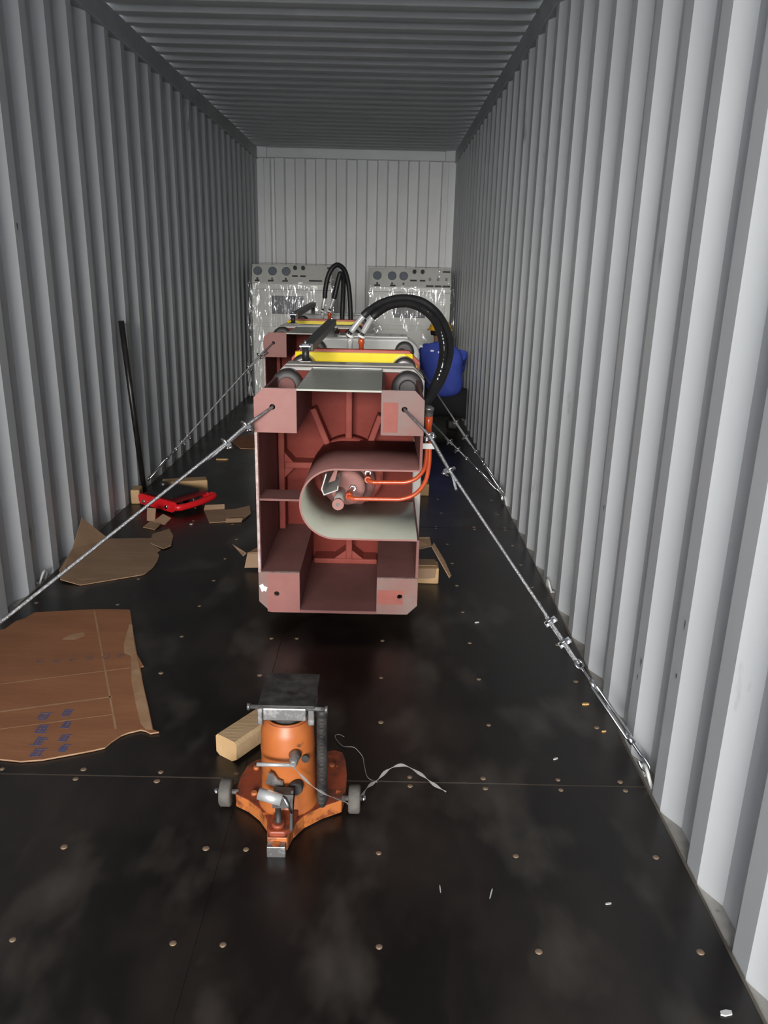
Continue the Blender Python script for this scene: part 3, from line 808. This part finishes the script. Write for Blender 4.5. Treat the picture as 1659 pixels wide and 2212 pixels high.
yk.prism([(1.605-JY, .062), (1.625-JY, .060), (1.650-JY, .120), (1.655-JY, .150), (1.640-JY, .156), (1.618-JY, .130)], .172-JX, .180-JX, 'x')
yk = yk.build('pump_yoke', jdark_m, jack, bevel=.002)
yk2 = MB().prism([(1.62-JY, .118), (1.655-JY, .122), (1.66-JY, .150), (1.63-JY, .150)], .128-JX, .180-JX, 'x').build('yoke_bridge', jdark_m, yk)
MB().tube([J((.093, 1.632, .151)), J((.152, 1.622, .140))], .0150, 22).build('lever_socket', satin_m, jack)
MB().tube([J((.152, 1.622, .149)), J((.160, 1.617, .146)), J((.178, 1.610, .112))], .0032, 8).build('spring_clip', chrome_m, jack)
MB().prism([(.105-JX, .150), (.150-JX, .138), (.148-JX, .155), (.136-JX, .160), (.125-JX, .177), (.112-JX, .182)], 1.672-JY, 1.680-JY, 'y').build('steel_tab', jsteel_m, jack)
MB().lathe([(.016, -.085), (.019, -.078), (.019, -.060)], (.028, 0, .132), 'y', 18).build('pump_boss', jdark_m, cylj)
for sx, yy in ((-1, 1.782), (1, 1.764)):
    xw = -.022 if sx < 0 else .329
    ax = MB().cyl(J((xw-.034*sx, yy, .040)), J((xw+.030*sx, yy, .040)), .007, 12).build('axle', jsteel_m, jack)
    wh = MB().lathe([(.014, -.016), (.033, -.016), (.0375, -.012), (.0375, .012), (.033, .016), (.014, .016)], J((xw, yy, .038)), 'x', 32).build('wheel', wheel_m, jack)
    MB().lathe([(.008, -.006), (.008, .004)], J((xw+.026*sx, yy, .040)), 'x', 10).build('wheel_nut', steel_m, wh)

# twine: from the valve down to the base and loose on the floor
tw = thing('plastic_twine', 'grey plastic twine tied to the orange jack and trailing on the floor', 'twine', (.35, 1.82, 0))
def T(p): return (p[0]-.35, p[1]-1.82, p[2])
def ribbon(pts, w0, name):
    P = [Vector(p) for p in spline(pts, 6)]
    m = MB()
    for i, p in enumerate(P):
        d = (P[min(i+1, len(P)-1)]-P[max(i-1, 0)]).normalized()
        s_ = d.cross(Vector((0, -.5, 1))).normalized()
        ww = w0*(.55+.45*math.sin(i*.9))
        up = Vector((0, -.3, .95)).normalized()
        m.v += [tuple(p-s_*ww-up*.0006), tuple(p+s_*ww-up*.0006), tuple(p+s_*ww+up*.0006), tuple(p-s_*ww+up*.0006)]
    for i in range(len(P)-1):
        for j in range(4):
            j2 = (j+1) % 4; m.face([4*i+j, 4*i+j2, 4*i+4+j2, 4*i+4+j], 0)
    k = len(m.v)-4
    m.face([0, 1, 2, 3]); m.face([k, k+1, k+2, k+3])
    return m.build(name, twine_m, tw)
ribbon([T(p) for p in [(.174, 1.655, .222), (.19, 1.665, .19), (.225, 1.672, .145), (.262, 1.69, .105), (.298, 1.735, .055), (.315, 1.745, .035)]], .0034, 'tied_strand')
ribbon([T(p) for p in [(.345, 1.80, .012), (.362, 1.85, .010), (.39, 1.885, .010), (.423, 1.922, .020), (.466, 1.935, .026), (.516, 1.899, .022), (.55, 1.87, .012), (.585, 1.847, .004)]], .0048, 'loose_strand')
MB().tube([T(p) for p in spline([(.283, 2.106, .004), (.268, 2.118, .004), (.255, 2.112, .004), (.261, 2.088, .004), (.283, 2.054, .005), (.314, 2.049, .006), (.330, 2.030, .006), (.345, 2.0, .005), (.351, 1.959, .004), (.362, 1.905, .004), (.390, 1.878, .008)], 6)], .0013, 6).build('curled_strand', twine_m, tw)

# timber offcut behind the jack
tb_ = MB()
d = Vector((.55, .835, 0)).normalized(); s_ = Vector((d.y, -d.x, 0))
end = Vector((-.062, 1.985, 0))
rot = Matrix((s_, d, Vector((0, 0, 1)))).transposed()
Lw = .26
prof = [(-.043, .010), (-.030, .001), (.020, .0), (.040, .012), (.042, .060), (.034, .071), (-.035, .073), (-.043, .064)]
m = MB()
for yy in (0, Lw): m.v += [tuple(rot @ Vector((p[0], yy, p[1]))) for p in prof]
n = len(prof)
m.face(list(range(n)), 0); m.face([n+i for i in reversed(range(n))], 0)
for i in range(n): m.face([(i+1) % n, i, n+i, n+(i+1) % n], 1)
o = m.build('timber_offcut', [wood_m, woodend_m], None, end)
tag(o, 'short squared timber offcut lying behind the orange jack', 'timber')

# ------------------------------------------------------------------ cardboard
def flat_card(name, label, outline, z, thick, mats, bend=0.0, group=None):
    m = MB(); n = len(outline)
    zz = [z+bend*noise.noise(Vector((p[0]*5, p[1]*5, 3.1))) for p in outline]
    m.v += [(p[0], p[1], max(.0005, zz[i])) for i, p in enumerate(outline)] + [(p[0], p[1], max(.0005, zz[i])+thick) for i, p in enumerate(outline)]
    m.face([n+i for i in range(n)], 0); m.face([i for i in reversed(range(n))], 0)
    for i in range(n):
        j = (i+1) % n; m.face([i, j, n+j, n+i], 1)
    o = m.build(name, mats)
    if label: tag(o, label, 'cardboard', group)
    return o
big = [(-1.13, 1.952), (-.94, 1.945), (-.725, 1.952), (-.66, 1.944), (-.60, 1.954), (-.52, 1.985), (-.47, 2.005), (-.440, 2.02), (-.430, 2.05), (-.412, 2.085), (-.395, 2.10), (-.36, 2.118), (-.342, 2.112),
       (-.325, 2.100), (-.300, 2.108), (-.322, 2.12), (-.371, 2.24), (-.442, 2.41), (-.482, 2.515), (-.474, 2.525), (-.524, 2.61), (-.590, 2.78), (-.676, 3.005), (-.80, 3.005), (-.90, 2.99), (-1.00, 2.97), (-1.06, 2.96), (-1.075, 2.90), (-1.10, 2.875), (-1.11, 2.80), (-1.14, 2.78)]
bigc = flat_card('cardboard_sheet', 'large brown cardboard sheet with blue printing at the left edge', big, .002, .005, [card_m, cardedge_m], 0)
# creases, worn strip and print on the big sheet
def strip(parent, a, b, wd, z, m, name):
    a, b = Vector((*a, 0)), Vector((*b, 0)); d = (b-a).normalized(); s2 = Vector((-d.y, d.x, 0))*wd/2
    MB().prism([tuple((p)[:2]) for p in (a-s2, b-s2, b+s2, a+s2)], z, z+.0006, 'z').build(name, m, parent)
strip(bigc, (-.82, 2.985), (-.44, 2.12), .006, .0066, cardtape_m, 'crease')
strip(bigc, (-1.10, 2.12), (-.515, 2.31), .007, .0066, cardtape_m, 'crease')
strip(bigc, (-1.10, 2.32), (-.50, 2.515), .004, .0066, cardtape_m, 'crease')
strip(bigc, (-1.05, 2.03), (-.48, 2.20), .0035, .0066, cardtape_m, 'crease')
wornp = [(-.324, 2.118), (-.372, 2.238), (-.443, 2.408), (-.525, 2.608), (-.56, 2.69), (-.62, 2.86), (-.635, 2.87), (-.60, 2.69), (-.575, 2.62), (-.545, 2.60), (-.52, 2.53), (-.485, 2.42), (-.465, 2.37), (-.415, 2.25), (-.37, 2.15), (-.345, 2.12)]
MB().prism(wornp, .0066, .0073, 'z').build('worn_edge_strip', cardtape_m, bigc)
MB().prism([(-.85, 2.72), (-.80, 2.72), (-.775, 2.755), (-.79, 2.785), (-.83, 2.765)], .0066, .0073, 'z').build('peeled_patch', cardtape_m, bigc)
rg = random.Random(11)
def glyph(cx, cy, w_, h_, mtl, dens):
    m = MB()
    for i in range(dens):
        yy = cy-h_/2+h_*(i+.5)/dens+rg.uniform(-.002, .002); x0 = cx-w_/2+rg.uniform(0, w_*.3); x1 = cx+w_/2-rg.uniform(0, w_*.3)
        m.box(x0, x1, yy-.0026, yy+.0026, .0068, .0074)
    for i in range(dens-1):
        xx = cx-w_/2+w_*(i+.7)/dens+rg.uniform(-.003, .003); y0 = cy-h_/2+rg.uniform(0, h_*.25); y1 = cy+h_/2-rg.uniform(0, h_*.25)
        m.box(xx-.0026, xx+.0026, y0, y1, .00685, .00745)
    m.build('printed_character', mtl, bigc)
for (px, py) in ((-.690, 2.18), (-.668, 2.11), (-.648, 2.045), (-.628, 1.988)): glyph(px, py, .044, .050, ink_m, 4)
for (px, py) in ((-.625, 2.205), (-.601, 2.135), (-.578, 2.065), (-.560, 2.01)): glyph(px, py, .032, .046, ink_m, 4)
for (px, py) in ((-.80, 2.545), (-.745, 2.56), (-.69, 2.575), (-.63, 2.585), (-.58, 2.60), (-.86, 2.54)): glyph(px, py, .030, .040, ink2_m, 4)

# second sheet, bent up against the left wall
sheet('cardboard_sheet', 'dull cardboard sheet bent up against the left wall beyond the big one',
      [[(-1.09, 3.30, .012), (-.985, 3.262, .002), (-.745, 3.40, .002), (-.733, 3.42, .002), (-.720, 3.50, .002), (-.722, 3.58, .002), (-.735, 3.66, .002), (-.758, 3.70, .002), (-.752, 3.745, .002), (-.80, 3.80, .003), (-.83, 3.92, .003), (-1.06, 3.86, .014)],
       [(-1.09, 3.30, .012), (-1.06, 3.86, .014), (-1.135, 3.72, .175), (-1.14, 3.58, .060), (-1.125, 3.38, .030)]],
      .004, [card2_m, cardedge_m])
flat_card('cardboard_scrap', 'torn cardboard flap at the far end of the bent sheet',
          [(-.83, 3.83), (-.74, 3.75), (-.712, 3.80), (-.74, 3.95), (-.795, 4.07), (-.86, 3.97)], .006, .004, [card2_m, cardedge_m], group='torn cardboard scraps')
sheet('cardboard_scrap', 'small standing cardboard scraps in front of the red skate',
      [[(-.95, 4.10, .002), (-.87, 4.06, .002), (-.86, 4.18, .012), (-.93, 4.20, .012)],
       [(-.955, 4.20, .010), (-.905, 4.18, .010), (-.90, 4.20, .085), (-.955, 4.22, .082)],
       [(-.915, 4.17, .012), (-.84, 4.14, .006), (-.815, 4.19, .030), (-.87, 4.23, .040)]], .004, [card2_m, cardedge_m])
sheet('cardboard_scrap', 'flat torn cardboard scrap between the skate and the front press',
      [[(-.682, 4.43, .004), (-.600, 4.20, .002), (-.50, 4.235, .002), (-.42, 4.25, .004), (-.405, 4.33, .006), (-.392, 4.375, .010), (-.42, 4.50, .018), (-.49, 4.45, .012), (-.56, 4.44, .006)],
       [(-.685, 4.435, .006), (-.562, 4.45, .010), (-.565, 4.47, .034), (-.68, 4.46, .030)],
       [(-.51, 4.215, .002), (-.42, 4.225, .004), (-.415, 4.25, .020), (-.51, 4.238, .018)]], .004, [card2_m, cardtape_m])
flat_card('cardboard_scrap', 'brown cardboard piece on the floor left of the rear press',
          [(-.89, 6.38), (-.77, 6.12), (-.62, 6.10), (-.60, 6.5), (-.70, 6.70), (-.85, 6.57)], .003, .006, [card_m, cardedge_m], group='torn cardboard scraps')

# ------------------------------------------------------------------ red machinery skate with its lever bar, wood behind it
sk = thing('machine_skate', 'red machinery skate with black rubber top by the left wall', 'skate', (-.887, 4.54, 0))
sk.rotation_euler.z = math.radians(-32); sk.scale = (.84, .92, 1.0)
MB().prism([(-.185, .035), (-.165, .018), (.150, .012), (.185, .030), (.200, .062), (.180, .078), (-.170, .085), (-.19, .07)], -.155, -.140).build('side_plate', redp_m, sk, bevel=.003)
MB().prism([(-.185, .035), (-.165, .018), (.150, .012), (.185, .030), (.200, .062), (.180, .078), (-.170, .085), (-.19, .07)], .140, .155).build('side_plate', redp_m, sk, bevel=.003)
MB().box(-.175, .175, -.140, .140, .070, .080).build('deck', dred2_m, sk)
MB().box(-.14, .12, -.120, .120, .080, .098).build('rubber_pad', rubber_m, sk, bevel=.004)
for x in (-.12, 0, .12):
    for y in (-.085, .085):
        MB().lathe([(.008, -.04), (.030, -.04), (.032, -.036), (.032, .036), (.030, .04), (.008, .04)], (x, y, .032), 'y', 24).build('roller', dsteel_m, sk)
for x in (-.13, .10): MB().lathe([(.012, -.163), (.014, -.158), (.014, -.155)], (x, 0, .040), 'y', 14).build('axle_bolt', steel_m, sk)
MB().tube(spline([(.178, -.14, .045), (.205, -.12, .045), (.225, -.03, .048), (.228, .08, .052), (.215, .17, .056), (.178, .18, .056)], 6), .020, 10).build('front_handle', redp_m, sk)
MB().lathe([(.012, .08), (.026, .085), (.026, .115), (.014, .12)], (-.165, .05, 0), 'z', 16).build('lever_socket', dsteel_m, sk)
lev = MB().tube([(-1.120, 4.705, .006), (-1.157, 4.622, 1.094)], .0165, 16)
lever = tag(lev.build('lever_bar', mat('black steel bar', (.014, .013, .012), .35, .3, color2=(.03, .028, .026), scale=14)), 'black steel lever bar leaning upright on the left wall', 'bar')
o = MB().obox((-1.135, 4.60, .045), .055, .11, .09, Matrix.Rotation(.1, 3, 'Z')).build('wood_block', wood_m, bevel=.008); tag(o, 'pine block against the left wall behind the lever bar', 'timber')
o = MB().obox((-.90, 4.86, .04), .28, .10, .08, Matrix.Rotation(.32, 3, 'Z')).build('wood_block', wood_m, bevel=.008); tag(o, 'longer pine block lying right behind the red skate', 'timber')

# ------------------------------------------------------------------ control cabinets wrapped in film
def cabinet(label, x0, x1, yf, top, gauges, knobs, smalls, labels, panel, nrow):
    t = thing('control_cabinet', label, 'cabinet', ((x0+x1)/2, yf, 0), 'film wrapped control cabinets')
    w_ = (x1-x0)/2; D = 1.05
    # body with a set back sloping instrument head
    body = MB().prism([(0, .03), (D, .03), (D, top-.19), (.02, top-.19), (.02, 1.19), (0, 1.19)], -w_, w_, 'x').build('cabinet_body', cab_m, t, bevel=.006)
    head = MB().prism([(-.01, top-.19), (D, top-.19), (D, top), (.07, top)], -w_, w_, 'x').build('instrument_head', cab_m, t, bevel=.006)
    MB().box(-w_+.01, w_-.01, .05, D-.05, 0, .03).build('plinth', dsteel_m, t)
    dz = top-.185
    def onhead(u, v):     # u across 0..1, v up 0..1 on the sloping face
        return Vector((-w_+2*w_*u, -.01+.08*v-.002, top-.19+.19*v))
    nrm = Vector((0, -.19, .08)).normalized()
    def disc(u, v, r, m, nm, h=.014):
        p = onhead(u, v); return MB().tube([p-nrm*.004, p+nrm*h], r, 22).build(nm, m, t)
    for (u, v) in gauges:
        d0 = disc(u, v, .046, steel_m, 'gauge', .018)
        p = onhead(u, v); MB().tube([p+nrm*.017, p+nrm*.0205], .040, 22).build('gauge_dial', glass_m, d0)
        MB().tube([onhead(u, v-.42)-nrm*.004, onhead(u, v-.42)+nrm*.022], .012, 14).build('gauge_knob', chrome_m, d0)
    for (u, v) in knobs:
        disc(u, v, .021, label_m, 'selector_knob', .022)
    for (u, v) in smalls: disc(u, v, .015, button_m, 'push_button', .018)
    for (u, v, lw) in labels:
        a, b = onhead(u, v), onhead(u, v)
        r3 = Matrix((Vector((1, 0, 0)), -nrm, nrm.cross(Vector((-1, 0, 0))))).transposed()
        MB().obox(a+nrm*.002, lw, .006, .016, r3).build('name_plate', label_m, t)
    # door with switch panel
    dr = MB().box(-w_+.09, w_-.06, -.008, .0, .84, 1.17).build('upper_door', cab_m, t, bevel=.004)
    px0, px1, pz0, pz1 = panel
    pn = MB().box(px0, px1, -.016, -.008, pz0, pz1).build('switch_panel', cabdark_m, t, bevel=.002)
    for i in range(nrow):
        for j in range(2):
            cx, cz = px0+(px1-px0)*(i+.7)/(nrow+.4), pz0+(pz1-pz0)*(.28+.42*j)
            MB().lathe([(.010, -.024), (.012, -.021), (.012, -.016)], (cx, 0, cz), 'y', 14).build('switch', button_m, pn)
    MB().box(-w_+.03, w_-.03, -.006, 0, .12, .80).build('lower_door', cab_m, t, bevel=.004)
    MB().box(-w_, w_, -.012, .0, .805, .835).build('trim_rail', cab_m, t)
    # the film: a wrinkled skin over front, sides and top
    m = MB(); nx, nz = 44, 60
    def skin(fn, nu, nv):
        b = len(m.v)
        for i in range(nu+1):
            for j in range(nv+1): m.v.append(fn(i/nu, j/nv))
        for i in range(nu):
            for j in range(nv): m.face([b+i*(nv+1)+j, b+(i+1)*(nv+1)+j, b+(i+1)*(nv+1)+j+1, b+i*(nv+1)+j+1], 0, True)
    sd = x0*3.1
    def front(u, v):
        z = .05+(top+.015-.05)*v; yb = -.05
        if z > top-.19: yb = -.045+.085*(z-(top-.19))/.19
        fl = .05*(1-v)
        x = (-w_-.02-fl)+(2*w_+.04+2*fl)*u
        wr = .022*noise.noise(Vector((x*7+sd, z*2.2, 1)))+.010*noise.noise(Vector((x*19+z*6, z*7+sd, 4)))
        if abs(u-.5) > .49: wr *= .3
        return (x, yb-.012+wr, z)
    def side(sgx):
        def fn(u, v):
            z = .05+(top+.015-.05)*v; fl = .05*(1-v)
            yb = -.06
            if z > top-.19: yb = -.057+.085*(z-(top-.19))/.19
            y = yb+(D+.06-yb)*u
            wr = .014*noise.noise(Vector((y*6+sd, z*3, 7+sgx)))*math.sin(PI*min(1, u*3)) if u < .34 else .014*noise.noise(Vector((y*6+sd, z*3, 7+sgx)))
            return (sgx*(w_+.02+fl)+sgx*max(wr, -.008), y, z)
        return fn
    skin(front, nx, nz); skin(side(-1), 20, 40); skin(side(1), 20, 40)
    def topf(u, v):
        x = -w_-.02+(2*w_+.04)*u; y = .028+(D+.03)*v
        return (x, y, top+.015+.012*noise.noise(Vector((x*8, y*8+sd, 2))))
    skin(topf, 20, 16)
    m.build('stretch_film', film_m, t, recalc=False, label='clear wrinkled stretch film')
    return t
cabinet('left film wrapped control cabinet with three gauges at the back wall', -1.055, -.20, 8.60, 1.444,
        [(.075, .62), (.26, .62), (.43, .62)], [(.54, .82), (.64, .82)], [],
        [(.07, .12, .05), (.24, .12, .06), (.42, .12, .06), (.54, .40, .06), (.64, .40, .06), (.80, .16, .14), (.97, .86, .05), (.95, .10, .05)],
        (-.215, .135, .935, 1.125), 4)
cabinet('right film wrapped control cabinet with gauges, behind the crouching worker', .200, 1.080, 8.60, 1.437,
        [(.10, .55), (.28, .55), (.42, .55)], [(.55, .80), (.65, .80)], [(.74, .42), (.84, .42), (.94, .42)],
        [(.10, .05, .06), (.29, .05, .06), (.54, .34, .07), (.65, .34, .06), (.74, .06, .08), (.84, .06, .07), (.94, .06, .08), (.94, .84, .08)],
        (-.175, .17, .925, 1.085), 4)

# ------------------------------------------------------------------ the worker, crouching with the back to the camera
person = thing('person', 'person in blue jacket and yellow hard hat crouching by the right wall', 'person', (.92, 7.0, 0))
PB = Vector((.92, 7.0, 0))
def skinned(name, verts, edges, radii, mtl, parent, root=0, sub=2, flat=None):
    me = bpy.data.meshes.new(name); me.from_pydata([tuple(Vector(v)-PB) for v in verts], edges, [])
    o = bpy.data.objects.new(name, me); COL.objects.link(o); o.parent = parent
    md = o.modifiers.new('skin', 'SKIN'); md.use_smooth_shade = True
    if not me.skin_vertices:
        bpy.context.view_layer.objects.active = o
    lay = me.skin_vertices[0].data
    for i, r in enumerate(radii):
        lay[i].radius = (r, r) if not isinstance(r, tuple) else r
        lay[i].use_root = (i == root)
    s2 = o.modifiers.new('sub', 'SUBSURF'); s2.levels = sub; s2.render_levels = sub
    me.materials.append(mtl)
    return o
bv = [(.93, 7.03, .30), (.92, 7.00, .42), (.90, 6.98, .56), (.885, 7.0, .70), (.878, 7.03, .79), (.878, 7.06, .85), (.878, 7.08, .905), (.878, 7.09, .955),   # 0-7 pelvis..crown
      (.77, 7.03, .735), (.71, 7.18, .60), (.735, 7.42, .56), (.73, 7.50, .565),     # 8-11 left arm
      (1.01, 7.01, .72), (1.06, 7.14, .56), (1.01, 7.36, .52), (1.00, 7.44, .525),      # 12-15 right arm
      (.83, 7.06, .28), (.78, 7.42, .42), (.80, 7.21, .13),                        # 16-18 left leg
      (1.01, 7.06, .28), (1.03, 7.42, .42), (1.03, 7.21, .13),                     # 19-21 right leg
      (.878, 7.185, .895),                                                           # 22 nose
      (.803, 7.085, .90), (.953, 7.085, .90)]                                          # 23,24 ears
be = [(0, 1), (1, 2), (2, 3), (3, 4), (4, 5), (5, 6), (6, 7), (3, 8), (8, 9), (9, 10), (10, 11), (3, 12), (12, 13), (13, 14), (14, 15), (0, 16), (16, 17), (17, 18), (0, 19), (19, 20), (20, 21), (6, 22), (6, 23), (6, 24)]
br_ = [.09, .09, .10, .10, .055, .055, .082, .060, .04, .034, .034, .036, .04, .034, .034, .036, .06, .045, .035, .06, .045, .035, .014, .012, .012]
for wi, sx in ((11, 1), (15, -1)):     # palms and fingers
    w0 = Vector(bv[wi]); k0 = len(bv)
    bv.append(tuple(w0+Vector((0, .055, -.01)))); be.append((wi, k0)); br_.append((.034, .016))
    for fx, ln in ((-.028, .055), (-.010, .066), (.010, .062), (.027, .050)):
        k1 = len(bv)
        bv.append(tuple(w0+Vector((fx, .095, -.014)))); bv.append(tuple(w0+Vector((fx*1.05, .095+ln*.55, -.026)))); bv.append(tuple(w0+Vector((fx*1.05, .095+ln, -.050))))
        be += [(k0, k1), (k1, k1+1), (k1+1, k1+2)]; br_ += [.0095, .0085, .0075]
    k1 = len(bv)
    bv.append(tuple(w0+Vector((.040*sx, .045, -.006)))); bv.append(tuple(w0+Vector((.055*sx, .080, -.018))))
    be += [(k0, k1), (k1, k1+1)]; br_ += [.011, .009]
skinned('body', bv, be, br_, skin_m, person)
jv = [(.94, 7.02, .325), (.925, 6.995, .46), (.905, 6.975, .58), (.885, 6.985, .70), (.880, 7.02, .775), (.878, 7.035, .815),
      (.765, 7.02, .735), (.705, 7.18, .60), (.73, 7.40, .56), (1.015, 7.0, .715), (1.062, 7.14, .56), (1.015, 7.34, .52)]
je = [(0, 1), (1, 2), (2, 3), (3, 4), (4, 5), (3, 6), (6, 7), (7, 8), (3, 9), (9, 10), (10, 11)]
jr = [(.185, .15), (.19, .155), (.19, .155), (.165, .14), (.085, .085), (.070, .070), (.088, .088), (.075, .075), (.055, .055), (.088, .088), (.075, .075), (.055, .055)]
skinned('jacket', jv, je, jr, blue_m, person)
tv = [(.935, 7.04, .27), (.83, 7.07, .27), (.775, 7.42, .41), (.80, 7.20, .085), (1.01, 7.07, .27), (1.03, 7.42, .41), (1.035, 7.20, .085)]
te = [(0, 1), (1, 2), (2, 3), (0, 4), (4, 5), (5, 6)]
skinned('trousers', tv, te, [(.16, .14), .11, .085, .062, .11, .085, .062], trouser_m, person)
for sx in (.80, 1.035):
    m = MB(); P0 = Vector((sx, 7.22, 0))-PB
    m.prism([(P0.y-.09, 0), (P0.y+.18, 0), (P0.y+.185, .03), (P0.y+.12, .055), (P0.y+.02, .085), (P0.y-.08, .085), (P0.y-.095, .03)], P0.x-.045, P0.x+.045, 'x')
    m.build('shoe', shoe_m, person, bevel=.018, seg=3)
# hair and hard hat
def dome(c, r, sc, z0, mtl, nm, parent, tilt=0, shell=False):
    m = MB(); prof = []
    n = 10
    a0 = math.asin(max(-1, min(1, z0)))
    for i in range(n+1):
        a = a0+(PI/2-a0)*i/n
        prof.append((max(.0008, r*math.cos(a)), r*math.sin(a)))
    m.lathe(prof, (0, 0, 0), 'z', 28)
    o = m.build(nm, mtl, parent, Vector(c)-PB); o.scale = sc; o.rotation_euler = (tilt, 0, 0)
    return o
dome((.878, 7.075, .900), .094, (.94, 1.08, 1.0), -.35, hair_m, 'hair', person)
hat = dome((.878, 7.085, .915), .104, (.98, 1.16, .86), -.02, helmet_m, 'hard_hat', person)
MB().lathe([(.104, -.008), (.120, -.006), (.122, .002), (.106, .010)], (0, .005, 0), 'z', 32).build('hat_brim', helmet_m, hat)
MB().tube([(0, .1*math.cos(a), .105*math.sin(a)) for a in [PI*i/14 for i in range(1, 14)]], .010, 8).build('hat_ridge', helmet_m, hat)
for ex in (.848, .908): MB().lathe([(.004, -.010), (.010, -.004), (.010, .004), (.004, .010)], tuple(Vector((ex, 7.160, .915))-PB), 'y', 10).build('eye', white_m, person)
for (x, y, z) in ((.705, 6.945, .775), (.80, 6.885, .745), (.865, 6.872, .735)):
    MB().obox(tuple(Vector((x, y, z))-PB), .028, .012, .016).build('reflective_patch', refl_m, person)

# ------------------------------------------------------------------ small litter on the floor
def litter(name, label, x, y, l, w_, h, ang, m, cat='debris'):
    mb = MB(); c, s2 = math.cos(ang), math.sin(ang)
    pts = [(-l/2, -w_*.2), (-l*.2, -w_/2), (l*.4, -w_*.4), (l/2, w_*.2), (l*.1, w_/2), (-l*.4, w_*.35)]
    mb.prism([(c*p[0]-s2*p[1], s2*p[0]+c*p[1]) for p in pts], 0, h, 'z')
    o = mb.build(name, m, None, (x, y, .0002))
    return tag(o, label, cat, 'litter on the floor')
litter('wood_chip', 'orange wood chip on the floor left of the near turnbuckle', 1.101, 2.333, .026, .010, .005, .1, chip_m)
litter('wood_chip', 'tiny wood splinter at the floor edge below the near turnbuckle', 1.12, 2.17, .016, .006, .004, .2, chip_m)
litter('wood_chip', 'tan splinter on the floor left of the press beyond the cardboard', -.841, 5.746, .09, .022, .008, .05, chip_m)
litter('paint_flake', 'white paint flake at the bottom right corner of the floor', 1.098, 1.178, .026, .012, .004, .15, flake_m)
litter('paint_flake', 'white paint flake above the floor seam right of the jack', .931, 2.017, .018, .006, .003, .5, flake_m)
litter('paint_flake', 'pale flake on the floor in front of the press, right side', .798, 2.965, .02, .01, .003, .3, flake_m)
litter('paint_flake', 'thin pale sliver on the near floor right of the jack', .665, 1.478, .035, .003, .002, 1.25, flake_m)
litter('paint_flake', 'short pale sliver on the near floor, right of the jack nose', .545, 1.49, .024, .0025, .002, 1.6, flake_m)
litter('paint_flake', 'pale fleck on the near floor beside the right sill', .938, 1.455, .016, .005, .002, .2, flake_m)
litter('paint_flake', 'grey fleck on the floor beside the red skate', -.70, 4.18, .016, .012, .004, .2, flake_m)
